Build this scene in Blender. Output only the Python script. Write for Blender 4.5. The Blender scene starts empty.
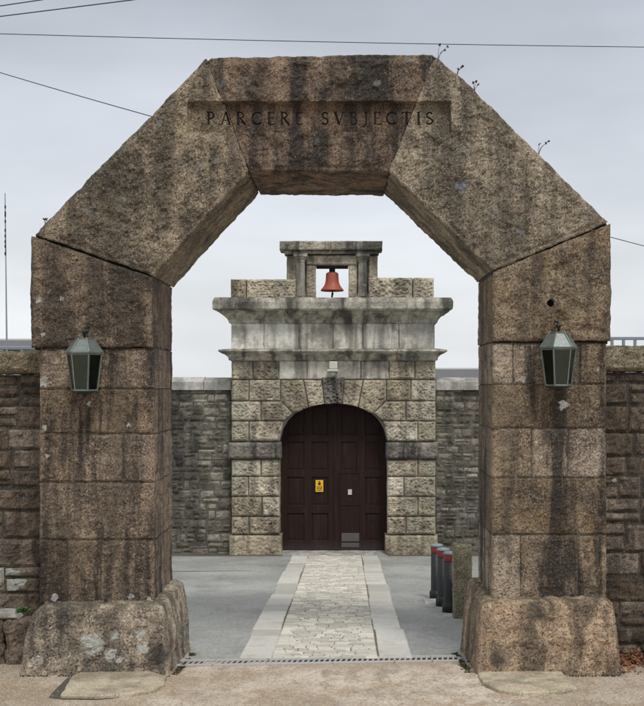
import bpy, math, random
from mathutils import Vector, noise as mn
R = math.radians
S = bpy.context.scene
COL = S.collection
random.seed(7)

# ---------------------------------------------------------------- camera
F = 1066.0; VX = 345.0; HY = 383.0; D0 = 11.4; SL = 0.0675
CAMX = 0.235; CAMZ = 2.295 + SL * D0
cd = bpy.data.cameras.new('camera'); cam = bpy.data.objects.new('camera', cd); COL.objects.link(cam)
cam.location = (CAMX, -D0, CAMZ); cam.rotation_euler = (R(90), 0, 0)
cd.sensor_width = 36; cd.sensor_fit = 'AUTO'; cd.lens = F / 706 * 36
cd.shift_x = -23 / 706; cd.shift_y = 30 / 706
cd.clip_end = 20000; cd.clip_start = .05
S.camera = cam
# ---------------------------------------------------------------- sky, sun, exposure
SUN_EL, SUN_AZ = 56, 160          # overcast: high diffuse sun behind the photographer, to the right
w = bpy.data.worlds.new('World'); S.world = w; w.use_nodes = True
nt = w.node_tree; nt.nodes.clear()
def N(nt, t, **k):
    n = nt.nodes.new(t)
    for a, b in k.items(): setattr(n, a, b)
    return n
out = N(nt, 'ShaderNodeOutputWorld'); bg = N(nt, 'ShaderNodeBackground'); bg.inputs[1].default_value = .083
nt.links.new(bg.outputs[0], out.inputs[0])
sky = N(nt, 'ShaderNodeTexSky', sky_type='NISHITA'); sky.sun_disc = False
sky.sun_elevation = R(SUN_EL); sky.sun_rotation = R(SUN_AZ); sky.air_density = 1; sky.dust_density = 3
tc = N(nt, 'ShaderNodeTexCoord'); sep = N(nt, 'ShaderNodeSeparateXYZ'); nt.links.new(tc.outputs['Generated'], sep.inputs[0])
cr = N(nt, 'ShaderNodeValToRGB'); nt.links.new(sep.outputs[2], cr.inputs[0])
e = cr.color_ramp.elements
e[0].position = 0.0; e[0].color = (.79, .81, .83, 1)
e[1].position = .38; e[1].color = (.425, .448, .505, 1)
m_ = e.new(.95); m_.color = (1.05, 1.08, 1.12, 1)
m_ = e.new(.10); m_.color = (.76, .79, .82, 1)
m_ = e.new(.22); m_.color = (.64, .68, .74, 1)
nz = N(nt, 'ShaderNodeTexNoise'); nz.inputs['Scale'].default_value = 3.0; nz.inputs['Detail'].default_value = 5
mp = N(nt, 'ShaderNodeMapping'); mp.inputs['Scale'].default_value = (1, 1, 3.5)
nt.links.new(tc.outputs['Generated'], mp.inputs[0]); nt.links.new(mp.outputs[0], nz.inputs[0])
mr = N(nt, 'ShaderNodeMapRange'); mr.inputs[1].default_value = .3; mr.inputs[2].default_value = .7
mr.inputs[3].default_value = 8.6; mr.inputs[4].default_value = 11.0
nt.links.new(nz.outputs[0], mr.inputs[0])
vs = N(nt, 'ShaderNodeVectorMath', operation='SCALE'); nt.links.new(cr.outputs[0], vs.inputs[0]); nt.links.new(mr.outputs[0], vs.inputs['Scale'])
mx = N(nt, 'ShaderNodeMix', data_type='RGBA'); mx.inputs[0].default_value = .92
nt.links.new(sky.outputs[0], mx.inputs[6]); nt.links.new(vs.outputs[0], mx.inputs[7]); nt.links.new(mx.outputs[2], bg.inputs[0])
sd = bpy.data.lights.new('sun', 'SUN'); sd.energy = 1.5; sd.angle = R(14); sd.color = (1, .965, .92)
so = bpy.data.objects.new('sun', sd); COL.objects.link(so)
el, az = R(SUN_EL), R(SUN_AZ)
dirv = Vector((math.sin(az) * math.cos(el), math.cos(az) * math.cos(el), math.sin(el)))
so.rotation_euler = dirv.to_track_quat('Z', 'Y').to_euler(); so.location = dirv * 40
vw = S.view_settings; vw.view_transform = 'Standard'; vw.look = 'None'; vw.gamma = 1; vw.use_curve_mapping = False; vw.exposure = 0.42
S.cycles.max_bounces = 6

# ---------------------------------------------------------------- helpers
def X(px, D): return (px - VX) * D / F + CAMX
def Z(py, D): return CAMZ - (py - HY) * D / F
def Q(px, py, D): return (X(px, D), Z(py, D))
def gz(y):
    if y > 13.6: return -SL * 13.6
    if y < -26: return SL * 26
    return -SL * y
def G(px, py):
    D = 2.295 * F / (py - 455); y = D - D0
    return (X(px, D), y, gz(y))
def sm(a, b, x):
    t = max(0, min(1, (x - a) / (b - a))); return t * t * (3 - 2 * t)
def nn(x, y, z, s, sd=0): return mn.noise(Vector((x * s + sd * 13.7, y * s - sd * 5.1, z * s + sd * 3.3)))
def fb(x, y, z, s, o=3, sd=0):
    a = 1; t = 0
    for i in range(o):
        t += a * nn(x, y, z, s, sd + i); s *= 2.1; a *= .55
    return t
WL = {}
class MB:
    def __init__(s): s.v = []; s.f = []; s.m = []; s.smooth = False
    def add(s, vs, fs, mi=0):
        o = len(s.v); s.v += [tuple(p) for p in vs]
        for f in fs: s.f.append([i + o for i in f]); s.m.append(mi)
    def box(s, x0, x1, y0, y1, z0, z1, mi=0, b=0.0):
        if b <= 0:
            vs = [(x, y, z) for x in (x0, x1) for y in (y0, y1) for z in (z0, z1)]
            s.add(vs, [(0, 1, 3, 2), (4, 6, 7, 5), (0, 4, 5, 1), (2, 3, 7, 6), (0, 2, 6, 4), (1, 5, 7, 3)], mi); return
        s.loft([[(x0 + o, y0 + o), (x1 - o, y0 + o), (x1 - o, y1 - o), (x0 + o, y1 - o)] for o in (b, 0, 0, b)], [z0, z0 + b, z1 - b, z1], mi)
    def loft(s, rings, zs, mi=0, cap=True):
        n = len(rings[0]); vs = []; fs = []
        for r, z in zip(rings, zs): vs += [(p[0], p[1], z) for p in r]
        for k in range(len(rings) - 1):
            for i in range(n):
                j = (i + 1) % n
                fs.append((k * n + i, k * n + j, (k + 1) * n + j, (k + 1) * n + i))
        if cap: fs.append(tuple(range(n - 1, -1, -1))); fs.append(tuple((len(rings) - 1) * n + i for i in range(n)))
        s.add(vs, fs, mi)
    def lathe(s, cx, cy, prof, n=20, mi=0, rot=0):
        s.loft([[(cx + r * math.cos(rot + 2 * math.pi * i / n), cy + r * math.sin(rot + 2 * math.pi * i / n)) for i in range(n)] for r, z in prof], [z for r, z in prof], mi)
    def tube(s, pts, r, n=6, mi=0):
        pts = [Vector(p) for p in pts]; vs = []; fs = []
        rr = r if isinstance(r, (list, tuple)) else [r] * len(pts)
        for k, p in enumerate(pts):
            t = (pts[min(k + 1, len(pts) - 1)] - pts[max(k - 1, 0)]).normalized()
            u = t.cross(Vector((0, 0, 1)))
            if u.length < .1: u = t.cross(Vector((0, 1, 0)))
            u.normalize(); v = t.cross(u).normalized()
            for i in range(n):
                a = 2 * math.pi * i / n; vs.append(p + (u * math.cos(a) + v * math.sin(a)) * rr[k])
        for k in range(len(pts) - 1):
            for i in range(n):
                j = (i + 1) % n; fs.append((k * n + i, k * n + j, (k + 1) * n + j, (k + 1) * n + i))
        fs.append(tuple(range(n - 1, -1, -1))); fs.append(tuple((len(pts) - 1) * n + i for i in range(n)))
        s.add(vs, fs, mi)
    def build(s, name, mats, parent=None, smooth=False, label=None):
        if not isinstance(mats, (list, tuple)): mats = [mats]
        xs = [p[0] for p in s.v]; ys = [p[1] for p in s.v]; zs = [p[2] for p in s.v]
        c = Vector(((min(xs) + max(xs)) / 2, (min(ys) + max(ys)) / 2, min(zs)))
        me = bpy.data.meshes.new(name)
        me.from_pydata([(p[0] - c.x, p[1] - c.y, p[2] - c.z) for p in s.v], [], s.f)
        for m in mats: me.materials.append(m)
        if len(mats) > 1: me.polygons.foreach_set('material_index', s.m)
        if smooth: me.polygons.foreach_set('use_smooth', [True] * len(s.f))
        me.update()
        o = bpy.data.objects.new(name, me); COL.objects.link(o)
        if parent is not None: o.parent = parent; o.location = c - WL[parent.name]
        else: o.location = c
        WL[o.name] = c
        if label: o['label'] = label
        return o
def thing(name, label, cat, loc, group=None):
    o = bpy.data.objects.new(name, None); COL.objects.link(o); o.location = loc; o.empty_display_size = .2
    WL[o.name] = Vector(loc); o['label'] = label; o['category'] = cat
    if group: o['group'] = group
    return o
def tag(o, label, cat, group=None, kind=None):
    o['label'] = label; o['category'] = cat
    if group: o['group'] = group
    if kind: o['kind'] = kind
    return o
def structure(o, label=None):
    o['kind'] = 'structure'
    if label: o['label'] = label
    return o

def clip_half(poly, a, b):
    # keep left side of a->b
    out = []; n = len(poly); dx, dy = b[0] - a[0], b[1] - a[1]
    def sd(p): return dx * (p[1] - a[1]) - dy * (p[0] - a[0])
    for i in range(n):
        p, q = poly[i], poly[(i + 1) % n]; sp, sq = sd(p), sd(q)
        if sp >= 0: out.append(p)
        if (sp > 0 and sq < 0) or (sp < 0 and sq > 0):
            t = sp / (sp - sq); out.append((p[0] + (q[0] - p[0]) * t, p[1] + (q[1] - p[1]) * t))
    return out
def ccw(poly):
    a = sum(poly[i][0] * poly[(i + 1) % len(poly)][1] - poly[(i + 1) % len(poly)][0] * poly[i][1] for i in range(len(poly)))
    return poly if a > 0 else poly[::-1]
def inset(poly, d):
    n = len(poly); res = list(poly); out = poly
    for i in range(n):
        a, b = poly[i], poly[(i + 1) % n]; L = math.hypot(b[0] - a[0], b[1] - a[1])
        if L < 1e-6: continue
        nx, ny = -(b[1] - a[1]) / L * d, (b[0] - a[0]) / L * d
        out = clip_half(out, (a[0] + nx, a[1] + ny), (b[0] + nx, b[1] + ny))
    return out
def edges(poly):
    E = []
    for i in range(len(poly)):
        a, b = poly[i], poly[(i + 1) % len(poly)]; L = math.hypot(b[0] - a[0], b[1] - a[1])
        if L > 1e-6: E.append((a[0], a[1], (b[0] - a[0]) / L, (b[1] - a[1]) / L))
    return E
def edist(E, x, z):
    return [ux * (z - az) - uz * (x - ax) for ax, az, ux, uz in E]
def lines(a, b, step, extra=()):
    n = max(1, int(round((b - a) / step))); L = [a + (b - a) * i / n for i in range(n + 1)]
    for e_ in extra:
        if a + 1e-4 < e_ < b - 1e-4:
            L = [l for l in L if abs(l - e_) > step * .35 or l in (a, b)] + [e_]
    return sorted(L)
def rock(mb, poly, y0, y1, step=.03, rough=.01, scale=10, margin=.03, bulge=0.0, rad=.012, gap=.004, seed=0,
         sstep=.06, side=.006, warp=None, lean=0.0, mod=None, ridge=False, xe=(), ze=(), mi=0, ytop=None, m0=.1, wob=.005):
    poly = inset(ccw(poly), gap)
    if len(poly) < 3: return
    E = edges(poly)
    xs = lines(min(p[0] for p in poly), max(p[0] for p in poly), step, xe)
    zs = lines(min(p[1] for p in poly), max(p[1] for p in poly), step, ze)
    P2 = []; key = {}; faces = []
    def vid(p):
        k = (round(p[0] * 5000), round(p[1] * 5000))
        if k not in key: key[k] = len(P2); P2.append(p)
        return key[k]
    inside = {}
    def ins(i, j):
        if (i, j) not in inside: inside[(i, j)] = min(edist(E, xs[i], zs[j])) > 1e-5
        return inside[(i, j)]
    for i in range(len(xs) - 1):
        for j in range(len(zs) - 1):
            c = [(xs[i], zs[j]), (xs[i + 1], zs[j]), (xs[i + 1], zs[j + 1]), (xs[i], zs[j + 1])]
            if not (ins(i, j) and ins(i + 1, j) and ins(i + 1, j + 1) and ins(i, j + 1)):
                for k in range(len(poly)):
                    c = clip_half(c, poly[k], poly[(k + 1) % len(poly)])
                    if len(c) < 3: break
                if len(c) < 3: continue
            ids = []
            for p in c:
                v = vid(p)
                if not ids or ids[-1] != v: ids.append(v)
            if ids[0] == ids[-1]: ids.pop()
            if len(ids) >= 3: faces.append(ids)
    zt = max(p[1] for p in poly)
    V = []
    for (x, z) in P2:
        d = max(0, min(edist(E, x, z)))
        fade = sm(m0 * margin, margin, d)
        if ridge:
            n_ = .7 - 2.2 * abs(nn(x, 0, z, scale, seed)) + .5 * nn(x, 0, z, scale * 2.3, seed) + .6 * nn(x, 7, z, scale * .45, seed)
        else: n_ = fb(x, 0, z, scale, 4, seed) + .45 * fb(x, 3, z, 26, 2, seed)
        r = 0
        if d < rad: r = rad - math.sqrt(max(0, rad * rad - (rad - d) ** 2))
        chip = max(0, nn(x, 5, z, 7, seed) - .25) * .05 * (1 - sm(0, .035, d)) if rad < .05 else 0
        y = y0 - fade * (bulge + rough * n_) + r + chip - lean * (zt - z)
        if mod: y = mod(x, z, y, d)
        if wob:
            wf = wob * (1 - sm(0, .10, d)); X_, Z_ = x, z
            x += wf * (fb(X_, 2, Z_, 5, 3, seed) + .5 * nn(X_, 4, Z_, 24, seed)); z += wf * (fb(X_, 8, Z_, 5, 3, seed + 4) + .5 * nn(X_, 6, Z_, 24, seed))
        if warp: x, z = warp(x, z)
        V.append((x, y, z))
    mb.add(V, faces, mi)
    base = len(mb.v) - len(V)
    cnt = {}
    for f in faces:
        for a, b in zip(f, f[1:] + f[:1]): cnt[(a, b)] = 1
    nx = {}
    for (a, b) in cnt:
        if (b, a) not in cnt: nx[a] = b
    if not nx: return
    st = next(iter(nx)); loop = [st]; c = nx[st]
    while c != st and c in nx and len(loop) < 100000: loop.append(c); c = nx[c]
    yl = max(1, int((y1 - y0) / sstep))
    prev = [base + i for i in loop]
    nrm = []
    for i in loop:
        x, z = P2[i]; ds = edist(E, x, z); vx = vz = 0
        for d, (ax, az, ux, uz) in zip(ds, E):
            if d < 2e-3: vx += uz; vz += -ux
        L = math.hypot(vx, vz) or 1; nrm.append((vx / L, vz / L))
    for k in range(1, yl + 1):
        t = k / yl; ring = []
        for q, i in enumerate(loop):
            x, y, z = V[i]; yy = y + (y1 - y) * t
            if k == yl: yy = y1
            o = side * (fb(x, yy, z, 8, 3, seed) - .3) * (1 if k < yl else .5) if side else 0
            ring.append((x + nrm[q][0] * o, yy, z + nrm[q][1] * o))
        s0 = len(mb.v); mb.v += ring; cur = [s0 + q for q in range(len(loop))]
        n = len(loop)
        for q in range(n):
            q2 = (q + 1) % n
            mb.f.append([prev[q2], prev[q], cur[q], cur[q2]]); mb.m.append(mi)
        prev = cur
    mb.f.append(list(prev)); mb.m.append(mi)

def rectp(x0, x1, z0, z1): return [(x0, z0), (x1, z0), (x1, z1), (x0, z1)]
def rubble(mb, x0, x1, z0, z1, y0, y1, rh, rw, seed, step=.04, rough=.012, jit=.012, irr=.25):
    rnd = random.Random(seed); z = z0
    while z < z1 - .02:
        h = rnd.uniform(*rh)
        if z + h > z1 - rh[0] * .6: h = z1 - z
        x = x0
        while x < x1 - .02:
            wd = rnd.uniform(*rw)
            if x + wd > x1 - rw[0] * .6: wd = x1 - x
            split = rnd.random() < irr and wd > rw[0] * 1.2
            cells = [(x, x + wd, z, z + h)]
            if split:
                m = z + h * rnd.uniform(.4, .6); cells = [(x, x + wd, z, m), (x, x + wd, m, z + h)]
            for a, b, c, d in cells:
                j = lambda: rnd.uniform(0, jit)
                P = [(a + j(), c + j()), (b - j(), c + j()), (b - j(), d - j()), (a + j(), d - j())]
                rock(mb, P, y0 - rnd.uniform(-.008, .012), y1, step, rough, 9, .03, 0, .02, .003, rnd.randint(0, 999), sstep=.3, side=0)
            x += wd
        z += h

def text_strokes():
    return {}
# ---------------------------------------------------------------- materials
class NB:
    def __init__(s, name, rough=.85):
        s.m = bpy.data.materials.new(name); s.m.use_nodes = True; s.t = s.m.node_tree
        s.b = s.t.nodes['Principled BSDF']; s.b.inputs['Roughness'].default_value = rough
        s.geo = N(s.t, 'ShaderNodeNewGeometry'); s.pos = s.geo.outputs['Position']
    def l(s, a, b): s.t.links.new(a, b)
    def inp(s, sock, v):
        if hasattr(v, 'is_output') or isinstance(v, bpy.types.NodeSocket): s.l(v, sock)
        elif isinstance(v, (tuple, list)) and len(v) == 3 and sock.type == 'RGBA': sock.default_value = (*v, 1)
        else: sock.default_value = v
    def mapp(s, sc, v=None):
        n = N(s.t, 'ShaderNodeMapping'); n.inputs['Scale'].default_value = sc; s.l(v or s.pos, n.inputs[0]); return n.outputs[0]
    def noise(s, scale, detail=4, rough=.55, v=None, dist=0, col=False):
        n = N(s.t, 'ShaderNodeTexNoise'); n.inputs['Scale'].default_value = scale; n.inputs['Detail'].default_value = detail
        n.inputs['Roughness'].default_value = rough; n.inputs['Distortion'].default_value = dist; s.l(v or s.pos, n.inputs[0])
        return n.outputs['Color'] if col else n.outputs[0]
    def voro(s, scale, v=None, feat='F1'):
        n = N(s.t, 'ShaderNodeTexVoronoi'); n.feature = feat; n.inputs['Scale'].default_value = scale; s.l(v or s.pos, n.inputs[0]); return n
    def rng(s, v, a, b, c=0., d=1., smooth=True):
        n = N(s.t, 'ShaderNodeMapRange'); n.interpolation_type = 'SMOOTHSTEP' if smooth else 'LINEAR'
        s.inp(n.inputs[0], v); n.inputs[1].default_value = a; n.inputs[2].default_value = b; n.inputs[3].default_value = c; n.inputs[4].default_value = d
        return n.outputs[0]
    def mix(s, f, a, b, mode='MIX'):
        n = N(s.t, 'ShaderNodeMix', data_type='RGBA'); n.blend_type = mode
        s.inp(n.inputs[0], f); s.inp(n.inputs[6], a); s.inp(n.inputs[7], b); return n.outputs[2]
    def math(s, op, a, b=0.):
        n = N(s.t, 'ShaderNodeMath', operation=op); s.inp(n.inputs[0], a); s.inp(n.inputs[1], b); return n.outputs[0]
    def vadd(s, a, b, sc):
        n = N(s.t, 'ShaderNodeVectorMath', operation='MULTIPLY_ADD'); s.l(a, n.inputs[0]); n.inputs[1].default_value = (sc,) * 3; s.l(b, n.inputs[2]); return n.outputs[0]
    def spots(s, L, amp=.05, nscale=9, soft=.72, grow=1.0):
        q = s.vadd(s.noise(nscale, 4, .6, col=True), s.pos, amp)
        off = N(s.t, 'ShaderNodeVectorMath', operation='ADD'); s.l(q, off.inputs[0]); off.inputs[1].default_value = (-amp / 2,) * 3
        r = None
        for (x, y, z, rad) in L:
            d = N(s.t, 'ShaderNodeVectorMath', operation='DISTANCE'); s.l(off.outputs[0], d.inputs[0]); d.inputs[1].default_value = (x, y, z)
            k = s.rng(d.outputs['Value'], rad * grow, rad * grow * soft)
            r = k if r is None else s.math('MAXIMUM', r, k)
        return r
    def bump(s, h, strength=.5, dist=.01, prev=None):
        n = N(s.t, 'ShaderNodeBump'); n.inputs['Strength'].default_value = strength; n.inputs['Distance'].default_value = dist
        s.l(h, n.inputs['Height'])
        if prev: s.l(prev, n.inputs['Normal'])
        return n.outputs[0]
    def done(s, col, bump=None, rough=None):
        s.inp(s.b.inputs['Base Color'], col)
        if bump is not None: s.l(bump, s.b.inputs['Normal'])
        if rough is not None: s.inp(s.b.inputs['Roughness'], rough)
        return s.m

def granite(name, light, mid, dark, streak=.7, streak_col=None, lichen=.3, spots=None, spotcol=(.70, .69, .62), darkspots=None,
            moss=.0, bumps=1.0, sscale=4.0, isl=.25, speck=1.0, holes=None, ochre=None):
    b = NB(name, .9)
    big = b.noise(1.1, 3, .5); midn = b.noise(6, 6, .65); fine = b.noise(52, 5, .75); gr = b.noise(130, 3, .7)
    c = b.mix(b.rng(midn, .36, .64), mid, light)
    c = b.mix(b.math('MULTIPLY', b.rng(b.noise(2.0, 6, .65), .46, .61), .52), c, dark)
    if ochre: c = b.mix(b.math('MULTIPLY', b.rng(b.noise(2.3, 4, .6), .50, .66), .75), c, ochre)
    c0 = c
    c = b.mix(b.math('MULTIPLY', b.rng(fine, .52, .70), .80 * speck), c, [min(.85, k * 1.8) for k in light])
    # vertical run-off stains
    st = b.noise(sscale, 5, .55, b.mapp((1, 1, .14)), .6)
    st2 = b.noise(sscale * 3.2, 4, .6, b.mapp((1, 1, .10)), .3)
    f = b.math('MULTIPLY', b.rng(b.math('ADD', b.math('MULTIPLY', st, .7), b.math('MULTIPLY', st2, .3)), .44, .575), min(1, streak * 1.15))
    c = b.mix(f, c, streak_col or dark)
    ls = b.rng(b.noise(1.7, 4, .5, b.mapp((1, 1, .11)), .4), .50, .66)
    c = b.mix(b.math('MULTIPLY', ls, .55 * min(1, streak * 1.3)), c, b.mix(b.rng(midn, .35, .65), [k * .85 for k in light], [min(1, k * 1.35) for k in light]))
    # coarse crystals
    c = b.mix(b.math('MULTIPLY', b.rng(fine, .56, .70), .35 * speck), c, [min(.85, k * 1.9) for k in light])
    c = b.mix(b.math('MULTIPLY', b.rng(fine, .50, .36), 1.0 * speck), c, [k * .25 for k in dark])
    c = b.mix(b.math('MULTIPLY', b.rng(gr, .52, .68), .30 * speck), c, (.50, .45, .36))
    c = b.mix(b.math('MULTIPLY', b.rng(gr, .46, .34), .45 * speck), c, (.02, .016, .012))
    r = b.rng(b.geo.outputs['Random Per Island'], 0, 1, 1 - isl, 1 + isl, False)
    hs = N(b.t, 'ShaderNodeHueSaturation'); b.l(c, hs.inputs['Color']); b.l(r, hs.inputs['Value'])
    b.l(b.rng(b.geo.outputs['Random Per Island'], 0, 1, 1.15, .8, False), hs.inputs['Saturation']); c = hs.outputs[0]
    if lichen > 0:
        q = b.vadd(b.noise(14, 3, .6, col=True), b.pos, .09)
        v = b.voro(3.4, q); m = b.rng(v.outputs['Distance'], .17, .10)
        m = b.math('MULTIPLY', m, b.rng(v.outputs['Color'], .62, .66)); m = b.math('MULTIPLY', m, lichen)
        c = b.mix(m, c, (.30, .32, .29))
        v2 = b.voro(9, q); m2 = b.math('MULTIPLY', b.rng(v2.outputs['Distance'], .12, .06), b.rng(v2.outputs['Color'], .80, .82))
        c = b.mix(b.math('MULTIPLY', m2, lichen * 1.6), c, (.45, .43, .36))
    if moss > 0:
        nz_ = N(b.t, 'ShaderNodeSeparateXYZ'); b.l(b.geo.outputs['Normal'], nz_.inputs[0])
        m = b.math('MULTIPLY', b.rng(nz_.outputs[2], .15, .7), b.rng(b.noise(9, 5, .6), .42, .58))
        c = b.mix(b.math('MULTIPLY', m, moss), c, (.075, .075, .02))
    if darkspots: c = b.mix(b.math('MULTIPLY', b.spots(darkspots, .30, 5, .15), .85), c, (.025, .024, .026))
    if spots: c = b.mix(b.math('MULTIPLY', b.spots(spots, .15, 16,   .7, 1.08), b.rng(b.noise(30, 4, .7), .34, .42, .3, .95)), c, b.mix(b.rng(fine, .4, .65), [k * .6 for k in spotcol], spotcol))
    if holes: c = b.mix(b.spots(holes, .004), c, (.004, .004, .004))
    n = b.bump(b.noise(16, 7, .7), .8 * bumps, .05)
    n = b.bump(b.noise(60, 5, .75), .9 * bumps, .018, n)
    return b.done(c, n)

def P3(px, py, D): return (X(px, D), D - D0, Z(py, D))
def SP(L, D): return [(*P3(a, b_, D), r) for a, b_, r in L]
FD = 11.4
M = {}
L_, M_, D_ = (.30, .225, .145), (.165, .115, .072), (.040, .030, .024)
M['pierL'] = granite('granite_brown_pier', (0.413, 0.303, 0.192), (0.207, 0.143, 0.106), (0.018, 0.013, 0.011), .8, lichen=.25, moss=.3, sscale=3.4,
    spots=SP([(43, 382, .055), (47, 456, .03), (45, 428, .025), (129, 425, .025), (131, 596, .03), (55, 598, .05), (90, 403, .02), (150, 600, .03)], FD))
M['pierR'] = granite('granite_ochre_pier', (0.494, 0.382, 0.264), (0.255, 0.187, 0.133), (0.021, 0.016, 0.014), .8, lichen=.2, moss=.3, sscale=3.4, ochre=(.34, .235, .135),
    spots=SP([(523, 380, .035), (597, 370, .03), (563, 405, .06), (487, 543, .03)], FD))
M['springL'] = granite('granite_dark_springer', (0.400, 0.302, 0.204), (0.181, 0.132, 0.098), (0.019, 0.015, 0.013), .6, lichen=.35, moss=.4, sscale=2.6,
    spots=SP([(40, 301, .05), (47, 309, .05), (44, 334, .05), (77, 279, .03), (66, 232, .02), (130, 292, .02), (62, 300, .05), (43, 320, .02), (52, 292, .03), (36, 290, .02), (58, 315, .04), (95, 262, .02), (110, 250, .02), (70, 250, .015), (140, 312, .02)], FD))
M['springR'] = granite('granite_ochre_springer', (0.572, 0.434, 0.296), (0.307, 0.218, 0.152), (0.030, 0.023, 0.019), .5, lichen=.15, moss=.4, ochre=(.36, .235, .14),
    holes=SP([(550, 303.5, .055)], FD + .015))
M['voussL'] = granite('granite_rough_left', (0.516, 0.404, 0.274), (0.249, 0.187, 0.125), (0.025, 0.020, 0.016), .55, lichen=.5, moss=.7, sscale=2.4,
    spots=SP([(90, 210, .06), (160, 124, .06)], FD), spotcol=(.30, .31, .29))
M['voussR'] = granite('granite_rough_right', (0.528, 0.426, 0.290), (0.280, 0.212, 0.142), (0.030, 0.023, 0.019), .5, lichen=.6, moss=.7, sscale=2.4,
    spots=SP([(462, 186, .09), (520, 232, .07), (500, 150, .05)], FD), spotcol=(.28, .30, .31))
M['lintel'] = granite('granite_sooty_lintel', (0.326, 0.205, 0.120), (0.175, 0.101, 0.064), (0.014, 0.010, 0.010), .8, lichen=.4, moss=.5, sscale=2.8,
    spots=SP([(222, 85, .07), (250, 82, .06), (240, 90, .05)], FD), spotcol=(.25, .25, .25))
M['panel'] = granite('dressed_granite_panel', (.19, .125, .085), (.13, .083, .058), (.035, .026, .022), .7, lichen=.1, moss=0, sscale=3, isl=.05, bumps=.35, speck=.55)
M['cut'] = granite('dark_letter_cuts', (.07, .048, .037), (.042, .03, .024), (.008, .006, .006), .4, lichen=0, isl=0, speck=.2)  # inside of the letter grooves, coloured darker than the panel face
M['plinthL'] = granite('granite_plinth_lichened', (0.753, 0.622, 0.453), (0.376, 0.292, 0.216), (0.027, 0.022, 0.019), 0.55, lichen=.5, moss=.5, isl=0,
    spots=SP([(91, 645, .13), (113, 639, .07), (138, 634, .08), (110, 655, .08), (50, 632, .07), (143, 648, .06), (84, 640, .06), (38, 660, .05), (120, 660, .04), (146, 628, .05), (70, 655, .03), (100, 628, .03), (45, 618, .04)], 11.08),
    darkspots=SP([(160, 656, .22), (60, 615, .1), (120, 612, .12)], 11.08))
M['plinthR'] = granite('granite_plinth_ochre', (0.734, 0.513, 0.328), (0.417, 0.273, 0.173), (0.030, 0.022, 0.017), 0.55, lichen=.25, moss=.5, isl=0, ochre=(.44, .26, .12),
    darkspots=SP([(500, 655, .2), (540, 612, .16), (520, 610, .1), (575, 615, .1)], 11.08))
M['mortar'] = granite('old_lime_mortar', (.17, .14, .11), (.11, .09, .07), (.04, .033, .028), .4, lichen=0, isl=0)
M['jointdark'] = granite('sooty_joint_mortar', (.06, .05, .04), (.035, .03, .025), (.015, .012, .01), .4, lichen=0, isl=0)
M['sidewall'] = granite('dark_rubble_stone', (0.269, 0.205, 0.142), (0.141, 0.104, 0.074), (0.026, 0.020, 0.017), .5, lichen=.3, moss=.2, isl=.45, speck=.7,
    spots=SP([(5, 574, .11), (17, 580, .11), (12, 586, .09), (414 + 200, 480, .03)], 11.9), spotcol=(.60, .60, .54))
M['sidemortar'] = granite('dark_wall_mortar', (.13, .11, .085), (.07, .058, .046), (.02, .017, .015), .4, lichen=0, isl=0)
M['coping'] = granite('mossy_coping_stone', (.44, .38, .26), (.28, .23, .14), (.09, .08, .05), .25, lichen=.5, moss=.9, isl=.2, ochre=(.20, .15, .045))
M['backwall'] = granite('grey_rubble_stone', (0.326, 0.294, 0.225), (0.153, 0.137, 0.110), (0.031, 0.028, 0.025), .7, lichen=.25, moss=.2, isl=.5, speck=.6, sscale=1.2)
M['backmortar'] = granite('grey_wall_mortar', (.24, .22, .18), (.13, .12, .10), (.03, .027, .025), .5, lichen=0, isl=0)
M['backcoping'] = granite('pale_coping_stone', (.66, .64, .58), (.50, .48, .43), (.18, .17, .15), .45, lichen=.2, isl=.12, speck=.4)
M['gate'] = granite('pale_rockfaced_granite', (0.841, 0.735, 0.553), (0.604, 0.514, 0.362), (0.090, 0.073, 0.056), .55, lichen=.2, moss=.3, isl=.22, speck=.6, sscale=1.7)
M['gatemortar'] = granite('gateway_joint_mortar', (.16, .14, .11), (.10, .085, .068), (.04, .034, .03), .3, lichen=0, isl=0, speck=.4)
M['gateplain'] = granite('dressed_gateway_stone', (0.827, 0.787, 0.684), (0.662, 0.623, 0.533), (0.087, 0.078, 0.068), .6, lichen=.2, isl=.14, speck=.35, bumps=.5, sscale=2.0)
M['cornice'] = granite('weathered_cornice_stone', (0.690, 0.632, 0.503), (0.413, 0.369, 0.282), (0.044, 0.041, 0.036), .75, lichen=.5, moss=.5, isl=.1, speck=.5, sscale=2.0)
M['impost'] = granite('stained_impost_stone', (0.325, 0.286, 0.227), (0.169, 0.143, 0.117), (0.028, 0.024, 0.022), .8, lichen=.2, isl=.1, speck=.5, sscale=2.5)
M['slab'] = granite('pale_kerb_slab', (0.850, 0.759, 0.524), (0.745, 0.580, 0.400), (0.208, 0.156, 0.104), .1, lichen=.2, moss=.0, isl=0, speck=.6, ochre=(.40, .34, .20))
M['post'] = granite('lichened_granite_post', (0.546, 0.494, 0.325), (0.351, 0.312, 0.182), (0.090, 0.080, 0.050), .35, lichen=.6, moss=.8, isl=0)

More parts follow.
